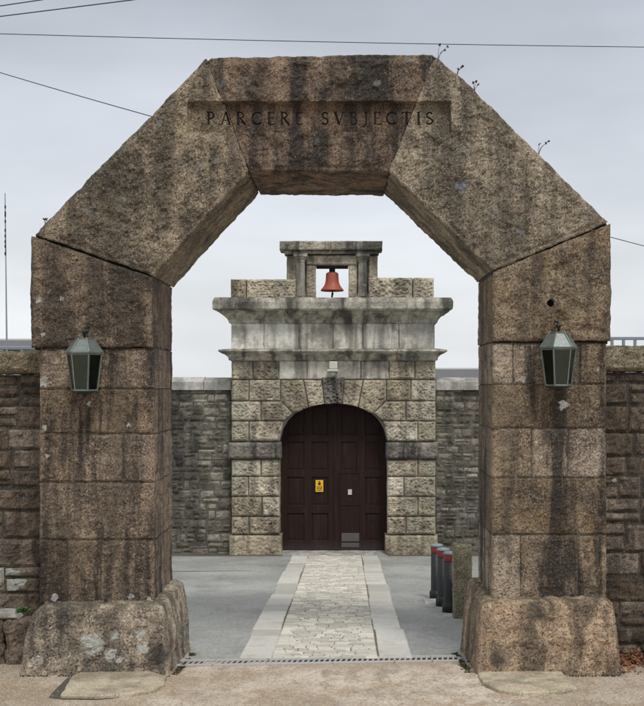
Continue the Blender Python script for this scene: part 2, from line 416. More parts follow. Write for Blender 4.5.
def plain(name, col, rough=.6, metal=0., var=.25, vs_=20, bump=.1):
    b = NB(name, rough); n = b.noise(vs_, 5, .6)
    c = b.mix(n, [k * (1 - var) for k in col], [min(1, k * (1 + var)) for k in col])
    b.b.inputs['Metallic'].default_value = metal
    return b.done(c, b.bump(n, bump, .004), b.rng(b.noise(vs_ * 2, 3), .3, .7, rough * .8, min(1, rough * 1.25), False))
M['copper'] = plain('verdigris_copper', (.15, .175, .16), .45, .3, .5, 25)
M['copperdark'] = plain('dark_patinated_copper', (.035, .045, .04), .55, .3, .4, 25)
M['iron'] = plain('black_iron', (.02, .02, .022), .5, .4)
M['galv'] = plain('galvanised_steel', (.30, .33, .36), .5, .5)
M['wire'] = plain('black_cable', (.03, .032, .04), .6)
M['bollard'] = plain('black_painted_bollard', (.010, .0105, .0115), .5, 0, .3)
M['redband'] = plain('faded_red_band', (.24, .028, .03), .5, 0, .3)
M['bcap'] = plain('worn_grey_cap', (.20, .23, .24), .55, 0, .4)
M['bell'] = plain('rust_red_bell_paint', (.36, .085, .05), .55, 0, .25, 12)
M['yellow'] = plain('yellow_sign_plate', (.85, .50, .01), .5, 0, .06)
M['signink'] = plain('black_sign_print', (.03, .025, .02), .6)
M['steelplate'] = plain('scuffed_kick_plate', (.13, .12, .12), .45, .5, .4, 30)
M['boxwhite'] = plain('weathered_white_plastic', (.55, .54, .46), .5, 0, .2)
M['leaf'] = plain('green_leaf', (.055, .115, .025), .6, 0, .4)
M['drygrass'] = plain('dry_stem', (.10, .085, .06), .8)
M['seedhead'] = plain('dark_seed_head', (.045, .035, .035), .8)
M['deadleaf'] = plain('dead_leaf', (.22, .085, .035), .8, 0, .7, 30)
M['slate'] = plain('roof_slate', (.10, .10, .105), .7, 0, .5, 3)
M['render'] = plain('grey_render', (.42, .41, .38), .85, 0, .2, 4)
M['darkglass'] = plain('dark_window_glass', (.02, .025, .03), .15)
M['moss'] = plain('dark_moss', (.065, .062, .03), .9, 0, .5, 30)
M['bark'] = plain('tree_bark', (.09, .07, .05), .9)

def glassmat():
    m = bpy.data.materials.new('lantern_glass'); m.use_nodes = True; t = m.node_tree; t.nodes.clear()
    o = N(t, 'ShaderNodeOutputMaterial'); a = N(t, 'ShaderNodeBsdfTransparent'); a.inputs[0].default_value = (.62, .72, .66, 1)
    g = N(t, 'ShaderNodeBsdfGlossy'); g.inputs['Roughness'].default_value = .08; g.inputs[0].default_value = (.8, .9, .85, 1)
    fr = N(t, 'ShaderNodeFresnel'); fr.inputs[0].default_value = 1.45
    ad = N(t, 'ShaderNodeMath', operation='ADD'); ad.inputs[1].default_value = .03; t.links.new(fr.outputs[0], ad.inputs[0])
    x = N(t, 'ShaderNodeMixShader'); t.links.new(ad.outputs[0], x.inputs[0]); t.links.new(a.outputs[0], x.inputs[1]); t.links.new(g.outputs[0], x.inputs[2])
    t.links.new(x.outputs[0], o.inputs[0]); return m
M['glass'] = glassmat()

def doormat():
    b = NB('dark_maroon_gate_paint', .5)
    n = b.noise(5, 5, .6); st = b.noise(14, 4, .6, b.mapp((1, 1, .08)))
    c = b.mix(n, (.016, .0075, .0065), (.027, .0125, .0105)); c = b.mix(b.math('MULTIPLY', b.rng(st, .5, .7), .5), c, (.045, .026, .022))
    # splashed dust along the foot of the gate
    sp = N(b.t, 'ShaderNodeSeparateXYZ'); b.l(b.pos, sp.inputs[0])
    b.b.inputs['Specular IOR Level'].default_value = .2
    f = b.math('MULTIPLY', b.rng(b.math('ADD', sp.outputs[2], b.math('MULTIPLY', n, .25)), -.40, -.85), .35)
    c = b.mix(f, c, (.10, .09, .085))
    return b.done(c, b.bump(st, .15, .004), .62)
M['door'] = doormat()

def asphalt(name, a, c_, d, rough=.6, tracks=True):
    b = NB(name, rough)
    big = b.noise(.55, 5, .6); m_ = b.noise(3, 5, .65, b.mapp((1, .45, 1))); f = b.noise(110, 4, .8)
    c = b.mix(b.rng(big, .35, .65), a, c_); c = b.mix(b.math('MULTIPLY', b.rng(m_, .5, .7), .5), c, d)
    c = b.mix(b.math('MULTIPLY', b.rng(f, .52, .7), .35), c, [min(1, k * 1.9) for k in c_]); c = b.mix(b.math('MULTIPLY', b.rng(f, .48, .32), .5), c, [k * .4 for k in a])
    md_ = b.noise(22, 6, .8, b.mapp((1, .4, 1))); c = b.mix(b.math('MULTIPLY', b.rng(md_, .5, .64), .42), c, [k * .55 for k in a]); c = b.mix(b.math('MULTIPLY', b.rng(md_, .47, .36), .35), c, [k * 1.4 for k in c_])
    b.b.inputs['Specular IOR Level'].default_value = .28
    ck = b.voro(.42, b.vadd(b.noise(2.2, 4, .6, col=True), b.pos, .5), 'DISTANCE_TO_EDGE')
    c = b.mix(b.math('MULTIPLY', b.rng(ck.outputs['Distance'], .006, .001), .12), c, (.05, .05, .05))
    return b.done(c, b.bump(f, .35, .006), b.rng(big, .4, .65, rough * .7, min(1, rough * 1.2)))
M['asphalt'] = asphalt('weathered_grey_asphalt', (.26, .262, .245), (.35, .35, .325), (.18, .182, .17), .7)
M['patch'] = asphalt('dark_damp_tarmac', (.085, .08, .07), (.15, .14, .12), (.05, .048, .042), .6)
def forecourt_mat():
    b = NB('tan_gravelly_forecourt', .8)
    big = b.noise(.9, 5, .6); m_ = b.noise(4, 6, .65, b.mapp((1.1, .6, 1))); iso = b.mapp((1, .5, 1)); f = b.noise(80, 4, .75, iso); g = b.noise(190, 2, .7, iso)
    c = b.mix(b.rng(big, .35, .62), (.40, .315, .22), (.66, .57, .46))
    c = b.mix(b.math('MULTIPLY', b.rng(m_, .48, .60), .7), c, (.36, .255, .16))
    c = b.mix(b.math('MULTIPLY', b.rng(b.noise(2.2, 5, .6), .54, .68), .5), c, (.27, .24, .21))
    # rougher, stonier edge away from the roadway
    sp = N(b.t, 'ShaderNodeSeparateXYZ'); b.l(b.pos, sp.inputs[0])
    side = b.rng(b.math('ABSOLUTE', sp.outputs[0]), 1.4, 2.4)
    c = b.mix(b.math('MULTIPLY', side, .35), c, (.26, .20, .14))
    am = b.rng(side, 0, 1, .55, 1)
    g2 = b.noise(30, 6, .75, iso); c = b.mix(b.math('MULTIPLY', b.rng(g2, .5, .62), .55), c, (.20, .155, .11)); c = b.mix(b.math('MULTIPLY', b.rng(g2, .46, .36), .45), c, (.72, .64, .53))
    c = b.mix(b.math('MULTIPLY', b.rng(f, .52, .66), b.math('MULTIPLY', am, .8)), c, (.62, .52, .40))
    c = b.mix(b.math('MULTIPLY', b.rng(f, .48, .36), b.math('MULTIPLY', am, .8)), c, (.13, .095, .065))
    c = b.mix(b.math('MULTIPLY', b.rng(g, .47, .33), .5), c, (.12, .09, .07))
    n = b.bump(f, .5, .012); return b.done(c, b.bump(g, .5, .005, n), .75)
M['forecourt'] = forecourt_mat()
def sett_mat(name, a, c_, moss):
    b = NB(name, .65); r = b.geo.outputs['Random Per Island']; f = b.noise(60, 4, .7); m_ = b.noise(5, 5, .6)
    c = b.mix(r, a, c_); c = b.mix(b.math('MULTIPLY', b.rng(m_, .5, .7), .45), c, (.40, .33, .23)); c = b.mix(b.math('MULTIPLY', b.rng(f, .48, .34), .5), c, [k * .4 for k in a])
    c = b.mix(b.math('MULTIPLY', b.rng(b.noise(1.3, 4), .52, .66), .3), c, (.30, .28, .24))
    return b.done(c, b.bump(f, .4, .008), .6)
M['sett'] = sett_mat('worn_pale_setts', (.42, .395, .33), (.70, .665, .575), .2)
M['flag'] = sett_mat('worn_pale_flagstones', (.40, .385, .34), (.66, .64, .58), .1)
M['joint'] = plain('sandy_mossy_joint', (.13, .105, .06), .9, 0, .4)
M['concrete'] = plain('pale_concrete', (.40, .385, .35), .8, 0, .2)
M['darkslot'] = plain('drain_void', (.006, .006, .006), .9)
def grassmat():
    b = NB('rough_grass', .95); n = b.noise(.3, 6, .6); return b.done(b.mix(n, (.04, .07, .02), (.09, .11, .04)), b.bump(b.noise(20, 4), .5, .03))
M['grass'] = grassmat()
def hillmat():
    b = NB('moorland', .95); n = b.noise(.01, 6, .6); return b.done(b.mix(n, (.06, .08, .03), (.12, .10, .06)))
M['moor'] = hillmat()

# ---------------------------------------------------------------- ground and paving
def sheet(name, ys, xs, mat, dz, label, warp=None, bump=0):
    mb = MB(); nx = len(xs)
    vs = []
    for y in ys:
        for x in xs:
            z = gz(y) + dz
            if bump: z += bump * fb(x, y, 0, .9, 3, 5)
            vs.append((x, y, z))
    fs = [(j * nx + i, j * nx + i + 1, (j + 1) * nx + i + 1, (j + 1) * nx + i) for j in range(len(ys) - 1) for i in range(nx - 1)]
    mb.add(vs, fs); return structure(mb.build(name, mat), label)
def fr(a, b, n): return [a + (b - a) * i / n for i in range(n + 1)]
sheet('ground', [-4000, -300, -26, -10, 0, 5, 13.6, 40, 300, 4000], [-4000, -300, -30, 0, 30, 300, 4000], M['grass'], -.03, 'rough grassy ground around the prison gate')
sheet('forecourt', [-26] + fr(-4, .4, 45), [-12] + fr(-4, 4, 80) + [12], M['forecourt'], .004, 'tan gravelly forecourt in front of the arch', bump=.003)
sheet('courtyard', fr(.4, 13.6, 26), fr(-14, 14, 28), M['asphalt'], .002, 'grey weathered asphalt courtyard between the arch and the gate')

# granite path: setts between two rows of flagstones.  y range and edges
PY0, PY1 = .56, 12.75
def pathx(u, y):     # u in -1..1 across the path
    D = D0 + y; wl = .99; return .007 + u * wl * (1 + .0 * y) + .012 * math.sin(y * 1.3)
rnd = random.Random(3)
fl = MB()
for sgn in (-1, 1):
    y = PY0
    while y < PY1 - .05:
        L = rnd.uniform(.45, 1.15)
        if y + L > PY1 - .3: L = PY1 - y
        inn, outr = .605, .985 + rnd.uniform(-.010, .014)
        a, b_ = sorted((pathx(sgn * inn, y), pathx(sgn * outr, y)))
        g = .008; h = .022 + rnd.uniform(-.004, .006)
        k = 6; vs = []
        # slightly irregular slab with bevelled rim
        def ring(o, dz):
            out = []
            pts = [(a + g + o, y + 2.4 * g + o), (b_ - g - o, y + 2.4 * g + o), (b_ - g - o, y + L - 2.4 * g - o), (a + g + o, y + L - 2.4 * g - o)]
            for q in range(4):
                p, p2 = pts[q], pts[(q + 1) % 4]
                for t in range(k):
                    x_ = p[0] + (p2[0] - p[0]) * t / k; y_ = p[1] + (p2[1] - p[1]) * t / k
                    out.append((x_ + .008 * nn(x_, y_, 0, 6), y_ + .008 * nn(x_, y_, 9, 6), gz(y_) + dz))
            return out
        r0, r1, r2 = ring(0, -.01), ring(0, h - .008), ring(.009, h); n = len(r0)
        fs = [(i, (i + 1) % n, n + (i + 1) % n, n + i) for i in range(n)] + [(n + i, n + (i + 1) % n, 2 * n + (i + 1) % n, 2 * n + i) for i in range(n)] + [tuple(range(2 * n, 3 * n))]
        fl.add(r0 + r1 + r2, fs); y += L
structure(fl.build('path_edging', M['flag']), 'worn pale flagstones edging both sides of the cobbled path')
st_ = MB(); y = PY0
row = 0
while y < PY1 - .03:
    h_ = rnd.uniform(.075, .12); x = -.60
    while x < .6 - .03:
        wd = rnd.uniform(.11, .25)
        if x + wd > .6 - .08: wd = .6 - x
        g = .004; xc0, xc1 = x + g + .007, x + wd - g + .007; ya, yb = y + g, y + h_ - g
        j = lambda a=.005: rnd.uniform(-a, a)
        top = .018 + rnd.uniform(-.006, .009)
        base = [(xc0 + j(), ya + j()), (xc1 + j(), ya + j()), (xc1 + j(), yb + j()), (xc0 + j(), yb + j())]
        cx_, cy_ = sum(p[0] for p in base) / 4, sum(p[1] for p in base) / 4
        vs = [(p[0], p[1], gz(p[1]) - .012) for p in base] + [(p[0], p[1], gz(p[1]) + top * .45) for p in base]
        vs += [(cx_ + (p[0] - cx_) * .90, cy_ + (p[1] - cy_) * .84, gz(p[1]) + top + j(.003)) for p in base]
        fs = []
        for k in (0, 4): fs += [(k + i, k + (i + 1) % 4, k + 4 + (i + 1) % 4, k + 4 + i) for i in range(4)]
        fs.append((8, 9, 10, 11)); st_.add(vs, fs)
        x += wd
    y += h_
structure(st_.build('path', M['sett']), 'pale worn cobbled path leading up to the gate')
jb = MB(); ysj = fr(PY0 - .02, PY1 + .05, 30)
vs = []; 
for y in ysj: vs += [(-.94, y, gz(y) + .007), (.955, y, gz(y) + .007)]
jb.add(vs, [(2 * i, 2 * i + 1, 2 * i + 3, 2 * i + 2) for i in range(len(ysj) - 1)])
structure(jb.build('path_bedding', M['joint']), 'sandy mossy joints between the cobbles')

# drain channel across the roadway
dr = thing('drain_channel', 'slotted concrete drain channel crossing the roadway between the plinths', 'drain', (0, .45, gz(.45)))
def dpt(x, off):      # slanting slightly: nearer on the left
    y = .29 + (x + 2) * .075 + off + .02 * math.sin(x * 1.7); return y
cb = MB(); gb = MB(); sb = MB()
def strip(mb, xa, xb, o0, o1, zt, zb, mi=0, n=1, slant=0):
    for k in range(n):
        a = xa + (xb - xa) * k / n; c = xa + (xb - xa) * (k + 1) / n
        v = []
        for z in (zb, zt):
            for (x, o, s_) in ((a, o0, 0), (c, o0, 0), (c + slant, o1, 0), (a + slant, o1, 0)):
                y = dpt(x, o); v.append((x, y, gz(y) + z))
        mb.add(v, [(3, 2, 1, 0), (4, 5, 6, 7), (0, 1, 5, 4), (1, 2, 6, 5), (2, 3, 7, 6), (3, 0, 4, 7)], mi)
xa, xb = -1.62, 1.50
seg = [xa, -1.2, -.62, .1, .78, 1.2, xb]
for a, c in zip(seg, seg[1:]):
    strip(cb, a + .006, c - .006, -.19, -.092, .018, -.02)
    strip(cb, a + .006, c - .006, .092, .17, .018, -.02)
cb.build('channel_edge', M['concrete'], dr)
strip(sb, xa, xb, -.09, .09, .004, -.03, n=12); sb.build('channel_bed', M['darkslot'], dr)
ns = 52
strip(gb, xa, xb, -.091, -.078, .016, -.01, n=12); strip(gb, xa, xb, .078, .091, .016, -.01, n=12)
for i in range(ns + 1):
    x = xa + (xb - xa) * i / ns; strip(gb, x - .010, x + .010, -.077, .077, .015, -.008, slant=.022)
gb.build('grate', M['concrete'], dr)

# ---------------------------------------------------------------- the granite archway
YB = 1.2      # back of the arch
arch = thing('stone_archway', 'massive brown granite archway with sloping haunches and a carved Latin inscription', 'archway', (0, .6, 0))
def step_courses(px0, px1, joints, verts, D, y1, mat, seed, name, rough=.016, **kw):
    mb = MB(); 
    for k in range(len(joints) - 1):
        xs = [px0] + verts.get(k, []) + [px1]
        za, zb = Z(joints[k + 1], D), Z(joints[k], D)
        for q in range(len(xs) - 1):
            rock(mb, rectp(X(xs[q], D), X(xs[q + 1], D), za, zb), 0.0, y1, step=.019, rough=rough, scale=9, margin=.028, bulge=.004, wob=.006, rad=.014, gap=.0045, seed=seed + k * 7 + q, sstep=.05, side=.010, **kw)
    # mortar core
    mb.box(X(px0, D) + .014, X(px1, D) - .014, .013, y1 - .014, Z(joints[-1], D), Z(joints[0], D), 1)
    return mb.build(name, [mat, M['mortar']], arch)
pl = [348, 389, 434, 482.3, 540, 604]
step_courses(39, 154.5, pl, {2: [73, 123], 4: [67, 100]}, FD, YB, M['pierL'], 11, 'pier', label=None) if False else step_courses(39, 154.5, pl, {2: [73, 123], 4: [67, 100]}, FD, YB, M['pierL'], 11, 'pier')
prj = [342.5, 384.5, 428.5, 478, 535, 601]
step_courses(492, 607, prj, {0: [513, 579], 2: [532, 568], 4: [520.6, 577]}, FD, YB, M['pierR'], 51, 'pier')

def pitmod(x, z, y, d):      # pocked rock face and the drill hole on the right springer
    p = max(0, -nn(x, 0, z, 5.5, 3) - .12) * .09 * sm(.03, .12, d)
    y += p
    hx, hz = Q(550, 303.5, FD); r = math.hypot(x - hx, z - hz)
    if r < .045: y += .06 * sm(.045, .03, r)
    return y
def sp_block(poly, mat, seed, name, **kw):
    mb = MB(); D = FD
    P = [Q(a, b_, D) for a, b_ in poly]
    k = dict(step=.017, rough=.022, scale=8, margin=.05, bulge=.008, rad=.018, gap=.003, seed=seed, sstep=.045, side=.012, wob=.008, y1=YB + .03); k.update(kw)
    y1 = k.pop('y1'); rock(mb, P, -.035, y1, **k)
    return mb.build(name, mat, arch)
sp_block([(32, 235.5), (153.5, 277.5), (153.5, 347.5), (32, 348), (30.5, 300)], M['springL'], 5, 'springer')
sp_block([(492, 272), (610, 223.5), (611, 300), (610, 341), (492, 342)], M['springR'], 9, 'springer', mod=pitmod, rough=.02, margin=.06)
# inscription recess bounds
ix0, iz1 = Q(188, 102.5, FD); ix1, iz0 = Q(450.5, 133, FD)
RY = .016       # depth of panel surface behind the arch face
def recmod(x, z, y, d):
    if ix0 - 1e-4 < x < ix1 + 1e-4 and iz0 - 1e-4 < z < iz1 + 1e-4: return .05
    return y
kw = dict(mod=recmod, xe=(ix0, ix1, ix0 - .004, ix1 + .004), ze=(iz0, iz1, iz0 - .004, iz1 + .004), step=.016, rough=.026, margin=.075, m0=.55, scale=8, bulge=.016, rad=.016, side=.016, wob=.012, gap=.0045)
VL = [(34.5, 234.6), (206.5, 59), (211, 66), (249.5, 172), (153.5, 276.5)]
VR = [(388.5, 172), (431, 62), (436.5, 57), (459, 76), (608, 223), (492, 271.7)]
LT = [(205.5, 63), (211, 58.5), (300, 56.5), (400, 55), (432, 54.5), (436, 58), (388.5, 172.5), (249.5, 172.5)]
VLo = sp_block(VL, M['voussL'], 21, 'voussoir', y1=1.32, **kw)
VRo = sp_block(VR, M['voussR'], 23, 'voussoir', y1=1.32, **kw)
LTo = sp_block(LT, M['lintel'], 25, 'lintel', y1=1.42, **kw)

mb = MB()
def joint(p, q, w_=.02):
    a, c = Vector(Q(*p, FD)), Vector(Q(*q, FD)); d = (c - a).normalized(); a += d * .008; c -= d * .004; n_ = Vector((-d.y, d.x)) * w_
    P = [a - n_, c - n_, c + n_, a + n_]; v = [(k.x, .05, k.y) for k in P] + [(k.x, YB - .06, k.y) for k in P]
    mb = MB(); mb.add(v, [(0, 1, 2, 3), (7, 6, 5, 4), (1, 0, 4, 5), (2, 1, 5, 6), (3, 2, 6, 7), (0, 3, 7, 4)]); mb.build('mortar_joint', M['jointdark'], arch)
joint((206, 60), (249.5, 172)); joint((434, 57), (388.5, 172)); joint((34, 234), (153.5, 277)); joint((608, 222.5), (492, 272)); joint((33, 348), (153.5, 348)); joint((492, 342), (609, 342))
# carved Roman capitals: strokes as (x, z) polylines with widths, unit = cap height
def glyph(ch):
    T, t = .15, .075      # thick, thin
    def ser(x, z, w=.20): return ([(x - w / 2, z), (x + w / 2, z)], .05)
    def arc(cx, cz, rx, rz, a0, a1, n=12): return [(cx + rx * math.cos(R(a0 + (a1 - a0) * i / n)), cz + rz * math.sin(R(a0 + (a1 - a0) * i / n))) for i in range(n + 1)]
    b, tp = .025, .975
    if ch == 'P': return .66, [([(.15, 0), (.15, 1)], T), (([(.15, tp - .02)] + arc(.30, .72, .25, .235, 90, -90) + [(.15, .485)]), .09), ser(.15, b, .3), ser(.1, tp)]
    if ch == 'R': return .78, [([(.15, 0), (.15, 1)], T), (([(.15, tp - .02)] + arc(.30, .74, .24, .215, 90, -90) + [(.15, .525)]), .09), ([(.30, .52), (.68, .02)], .12), ser(.15, b, .28), ser(.1, tp), ser(.68, b, .16)]
    if ch == 'A': return .86, [([(.12, 0), (.43, 1)], t), ([(.43, 1), (.74, 0)], T), ([(.24, .34), (.63, .34)], .06), ser(.11, b, .22), ser(.74, b, .24)]
    if ch == 'C': return .84, [(arc(.47, .5, .38, .44, 48, 312, 22), .11), ([(.74, .70), (.74, .93)], .06), ([(.74, .07), (.74, .26)], .05)]
    if ch == 'E': return .62, [([(.15, 0), (.15, 1)], T), ([(.1, .955), (.55, .955)], .07), ([(.15, .52), (.45, .52)], .06), ([(.1, .045), (.58, .045)], .07), ([(.55, .98), (.55, .84)], .05), ([(.58, .02), (.58, .18)], .05), ([(.45, .6), (.45, .44)], .05)]
    if ch == 'S': return .60, [(arc(.31, .73, .21, .21, 40, 250, 14) + arc(.30, .27, .22, .215, 80, -140, 14), .11), ([(.49, .78), (.49, .95)], .05), ([(.08, .06), (.08, .24)], .05)]
    if ch == 'V': return .84, [([(.11, 1), (.42, 0)], T), ([(.42, 0), (.72, 1)], t), ser(.11, tp, .24), ser(.73, tp, .2)]
    if ch == 'B': return .68, [([(.15, 0), (.15, 1)], T), (([(.15, tp - .02)] + arc(.30, .75, .20, .205, 90, -90) + [(.15, .545)]), .08), (([(.15, .545)] + arc(.32, .29, .25, .255, 90, -90) + [(.1, .035)]), .09), ser(.1, tp)]
    if ch == 'J': return .42, [([(.24, 1), (.24, .12), (.16, -.08), (.02, -.14)], .12), ser(.24, tp, .28)]
    if ch == 'T': return .76, [([(.38, 0), (.38, 1)], T), ([(.05, .955), (.71, .955)], .07), ser(.38, b, .28), ([(.06, .98), (.06, .82)], .05), ([(.70, .98), (.70, .82)], .05)]
    if ch == 'I': return .36, [([(.18, 0), (.18, 1)], T), ser(.18, b, .3), ser(.18, tp, .3)]
    if ch == '.': return .3, [([(.10, .5), (.20, .5)], .12)]
    return .35, []
letters = MB()
def engrave(word, x0, x1, zb, H, ya, yb):
    gl = [glyph(c) for c in word]; W = sum(g[0] for g in gl) * H; sp = (x1 - x0 - W) / max(1, len(gl) - 1); x = x0
    for wd, strokes in gl:
        for pts, th in strokes:
            th = th * H * 1.1
            for (p, q) in zip(pts, pts[1:]):
                a = Vector((x + p[0] * H, zb + p[1] * H)); c = Vector((x + q[0] * H, zb + q[1] * H)); d = (c - a)
                if d.length < 1e-6: continue
                d.normalize(); n = Vector((-d.y, d.x)) * th / 2; ex = d * th * (.18 if len(pts) > 2 else 0)
                P = [a - n - ex, c - n + ex, c + n + ex, a + n - ex]
                v = [(k.x, ya, k.y) for k in P] + [(k.x, yb, k.y) for k in P]
                letters.add(v, [(0, 1, 2, 3), (7, 6, 5, 4), (1, 0, 4, 5), (2, 1, 5, 6), (3, 2, 6, 7), (0, 3, 7, 4)])
        x += wd * H + sp
zb = Z(124.5, FD); HL = 13.2 * FD / F
engrave('.', X(196.5, FD), X(199, FD), zb, HL, -.02, .036)
engrave('PARCERE', X(206.5, FD), X(303, FD), zb, HL, -.02, .036)
engrave('.', X(309.5, FD), X(312, FD), zb, HL, -.02, .036)
engrave('SVBJECTIS', X(321, FD), X(433.5, FD), zb, HL, -.02, .036)
engrave('.', X(440, FD), X(443, FD), zb, HL, -.02, .036)
cut = letters.build('letter_cutter', M['cut'])
rect = rectp(ix0 + .001, ix1 - .001, iz0 + .001, iz1 - .001)
def psurf(z): return .009 + .015 * (z - iz0) / (iz1 - iz0)
def panel(par, lo, hi, mat):
    P = rect
    if lo: P = clip_half(P, Q(*lo[0], FD), Q(*lo[1], FD))
    if hi: P = clip_half(P, Q(*hi[0], FD), Q(*hi[1], FD))
    P = inset(ccw(P), .004) if (lo or hi) else P
    mb = MB(); n = len(P)
    mb.add([(a, psurf(c), c) for a, c in P] + [(a, .049, c) for a, c in P], [tuple(range(n)), tuple(range(2 * n - 1, n - 1, -1))] + [(i, n + i, n + (i + 1) % n, (i + 1) % n) for i in range(n)])
    o = mb.build('inscription_panel', [mat, M['cut']], par)
    bpy.context.view_layer.update()
    md = o.modifiers.new('b', 'BOOLEAN'); md.object = cut; md.operation = 'DIFFERENCE'; md.solver = 'EXACT'; md.use_self = True; md.use_hole_tolerant = True
    dg = bpy.context.evaluated_depsgraph_get(); me = bpy.data.meshes.new_from_object(o.evaluated_get(dg))
    o.modifiers.clear(); o.data = me
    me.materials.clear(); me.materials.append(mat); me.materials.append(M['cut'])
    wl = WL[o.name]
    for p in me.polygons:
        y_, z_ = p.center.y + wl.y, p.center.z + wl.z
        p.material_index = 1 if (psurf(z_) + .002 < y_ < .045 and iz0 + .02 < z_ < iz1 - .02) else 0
    return o
a_, b_ = (209, 60), (249.5, 172)
c2, d2 = (388.5, 172), (434, 57)
# left of left joint, between the joints, right of right joint
def leftof(p, q): return (p, q)
# clip_half keeps the left of a->b in x/z space (z up)
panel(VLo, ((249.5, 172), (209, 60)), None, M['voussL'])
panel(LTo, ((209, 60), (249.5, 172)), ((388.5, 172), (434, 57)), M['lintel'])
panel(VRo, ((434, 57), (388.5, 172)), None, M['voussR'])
bpy.data.objects.remove(cut)

# plinths: rounded boulder-like blocks
def plinth(P, D, mat, seed):
    mb = MB(); PP = [Q(a, c, D) for a, c in P]
    rock(mb, PP, D - D0 + .02, YB - .03, step=.02, rough=.03, scale=5, margin=.10, bulge=.008, rad=.055, gap=0, seed=seed, sstep=.05, side=.02, lean=.12)
    return mb.build('plinth', mat, arch)
plinth([(20, 684), (24, 640), (31, 615), (40, 606), (155, 604.5), (162, 608), (167, 625), (171, 684)], 11.15, M['plinthL'], 31)
plinth([(475, 684), (479, 630), (482, 607), (489, 601.5), (607, 600), (614, 604), (618, 630), (622, 684)], 11.15, M['plinthR'], 33)

# ---------------------------------------------------------------- side walls beside the arch
def side_wall(x0, x1, label, ztop_px, cop_px, seed):
    t = thing('stone_wall', label, 'wall', ((x0 + x1) / 2, .75, gz(.75)))
    D = 11.9; mb = MB()
    zt = Z(cop_px, D)
    rubble(mb, x0, x1, -.12, zt, .5, 1.0, (.20, .33), (.24, .62), seed, step=.028, rough=.026, jit=.026, irr=.22)
    mb.build('masonry', M['sidewall'], t)
    mb = MB(); mb.box(x0 + .01, x1 - .01, .524, 1.1, -.15, zt - .006, 0); mb.build('mortar', M['sidemortar'], t)
    mb = MB(); r2 = random.Random(seed); x = x0
    while x < x1 - .05:
        wd = r2.uniform(.6, .95)
        if x + wd > x1 - .4: wd = x1 - x
        za, zb_ = zt + .002, Z(ztop_px, D) + r2.uniform(-.012, .012)
        rock(mb, [(x, za), (x + wd, za), (x + wd, zb_ - .03), (x + wd - .03, zb_), (x + .03, zb_), (x, zb_ - .03)], .44, 1.15, step=.022, rough=.03, scale=6, margin=.06, bulge=.01, rad=.07, gap=.004, seed=r2.randint(0, 99), sstep=.06, side=.02)
        x += wd
    mb.build('coping', M['coping'], t)
    return t
side_wall(-7.5, X(40, FD) + .05, 'dark rubble wall with a mossy coping left of the arch', 351, 374.5, 81)
side_wall(X(605, FD) - .05, 7.5, 'dark rubble wall with an ochre lichened coping right of the arch', 346, 372, 83)
# low kerb stones by the left wall
def low_block(poly, y0, y1, mat, label, cat, seed, name='kerb_stone', **k):
    mb = MB(); kk = dict(step=.02, rough=.012, scale=7, margin=.03, rad=.03, gap=0, seed=seed, sstep=.04, side=.01); kk.update(k)
    rock(mb, poly, y0, y1, **kk); return tag(mb.build(name, mat), label, cat)
ft = thing('footing_stones', 'rough dark footing stones along the base of the wall left of the arch', 'stone', (X(5, 11.6), .3, gz(.2)))
mb = MB(); zz = gz(.2) - .06; xq = X(-70, 11.6); q = 0
for wq, hq in ((.42, 622), (.38, 619), (.45, 621), (.22, 624)):
    rock(mb, [(xq, zz), (xq + wq, zz), (xq + wq - .02, Z(hq + 6, 11.6)), (xq + wq - .05, Z(hq, 11.6)), (xq + .04, Z(hq - 2, 11.6)), (xq, Z(hq + 5, 11.6))], .24, .48, step=.02, rough=.035, scale=6, margin=.08, rad=.07, gap=0, seed=40 + q, sstep=.04, side=.03, wob=.03)
    xq += wq - .01; q += 1
mb.build('masonry', M['sidewall'], ft)
low_block([(X(-8, 11.65), Z(619.5, 11.65)), (X(18, 11.65), Z(619.5, 11.65)), (X(14, 11.65), Z(613, 11.65)), (X(0, 11.65), Z(611.5, 11.65)), (X(-8, 11.65), Z(613, 11.65))], .24, .45, M['backcoping'],
          'small pale stone lying on the footing left of the arch', 'stone', 4, 'loose_stone')
# flat slabs set in the forecourt in front of each plinth
def slab(pts, label, seed, h=.045):
    P = [G(a, c) for a, c in pts]; n0 = len(P)
    # resample the rim
    rim = []
    for i in range(n0):
        p, q = P[i], P[(i + 1) % n0]; k = max(1, int(math.dist(p[:2], q[:2]) / .05))
        for t in range(k):
            x = p[0] + (q[0] - p[0]) * t / k; y = p[1] + (q[1] - p[1]) * t / k
            rim.append((x + .012 * nn(x, y, seed, 5), y + .012 * nn(x, y, seed + 3, 5)))
    a = sum(rim[i][0] * rim[(i + 1) % len(rim)][1] - rim[(i + 1) % len(rim)][0] * rim[i][1] for i in range(len(rim)))
    if a < 0: rim = rim[::-1]
    cx_ = sum(p[0] for p in rim) / len(rim); cy_ = sum(p[1] for p in rim) / len(rim); n = len(rim)
    vs = []; fs = []
    for (s, z) in ((1, -.03), (1, h - .014), (.985, h - .003), (.96, h), (.7, h + .002), (.35, h)):
        vs += [(cx_ + (x - cx_) * s, cy_ + (y - cy_) * s, gz(cy_ + (y - cy_) * s) + z + .003 * nn(x * s, y * s, 1, 8)) for x, y in rim]
    for k in range(5): fs += [(k * n + i, k * n + (i + 1) % n, (k + 1) * n + (i + 1) % n, (k + 1) * n + i) for i in range(n)]
    fs.append(tuple(5 * n + i for i in range(n)))
    mb = MB(); mb.add(vs, fs); return tag(mb.build('paving_slab', M['slab']), label, 'slab')
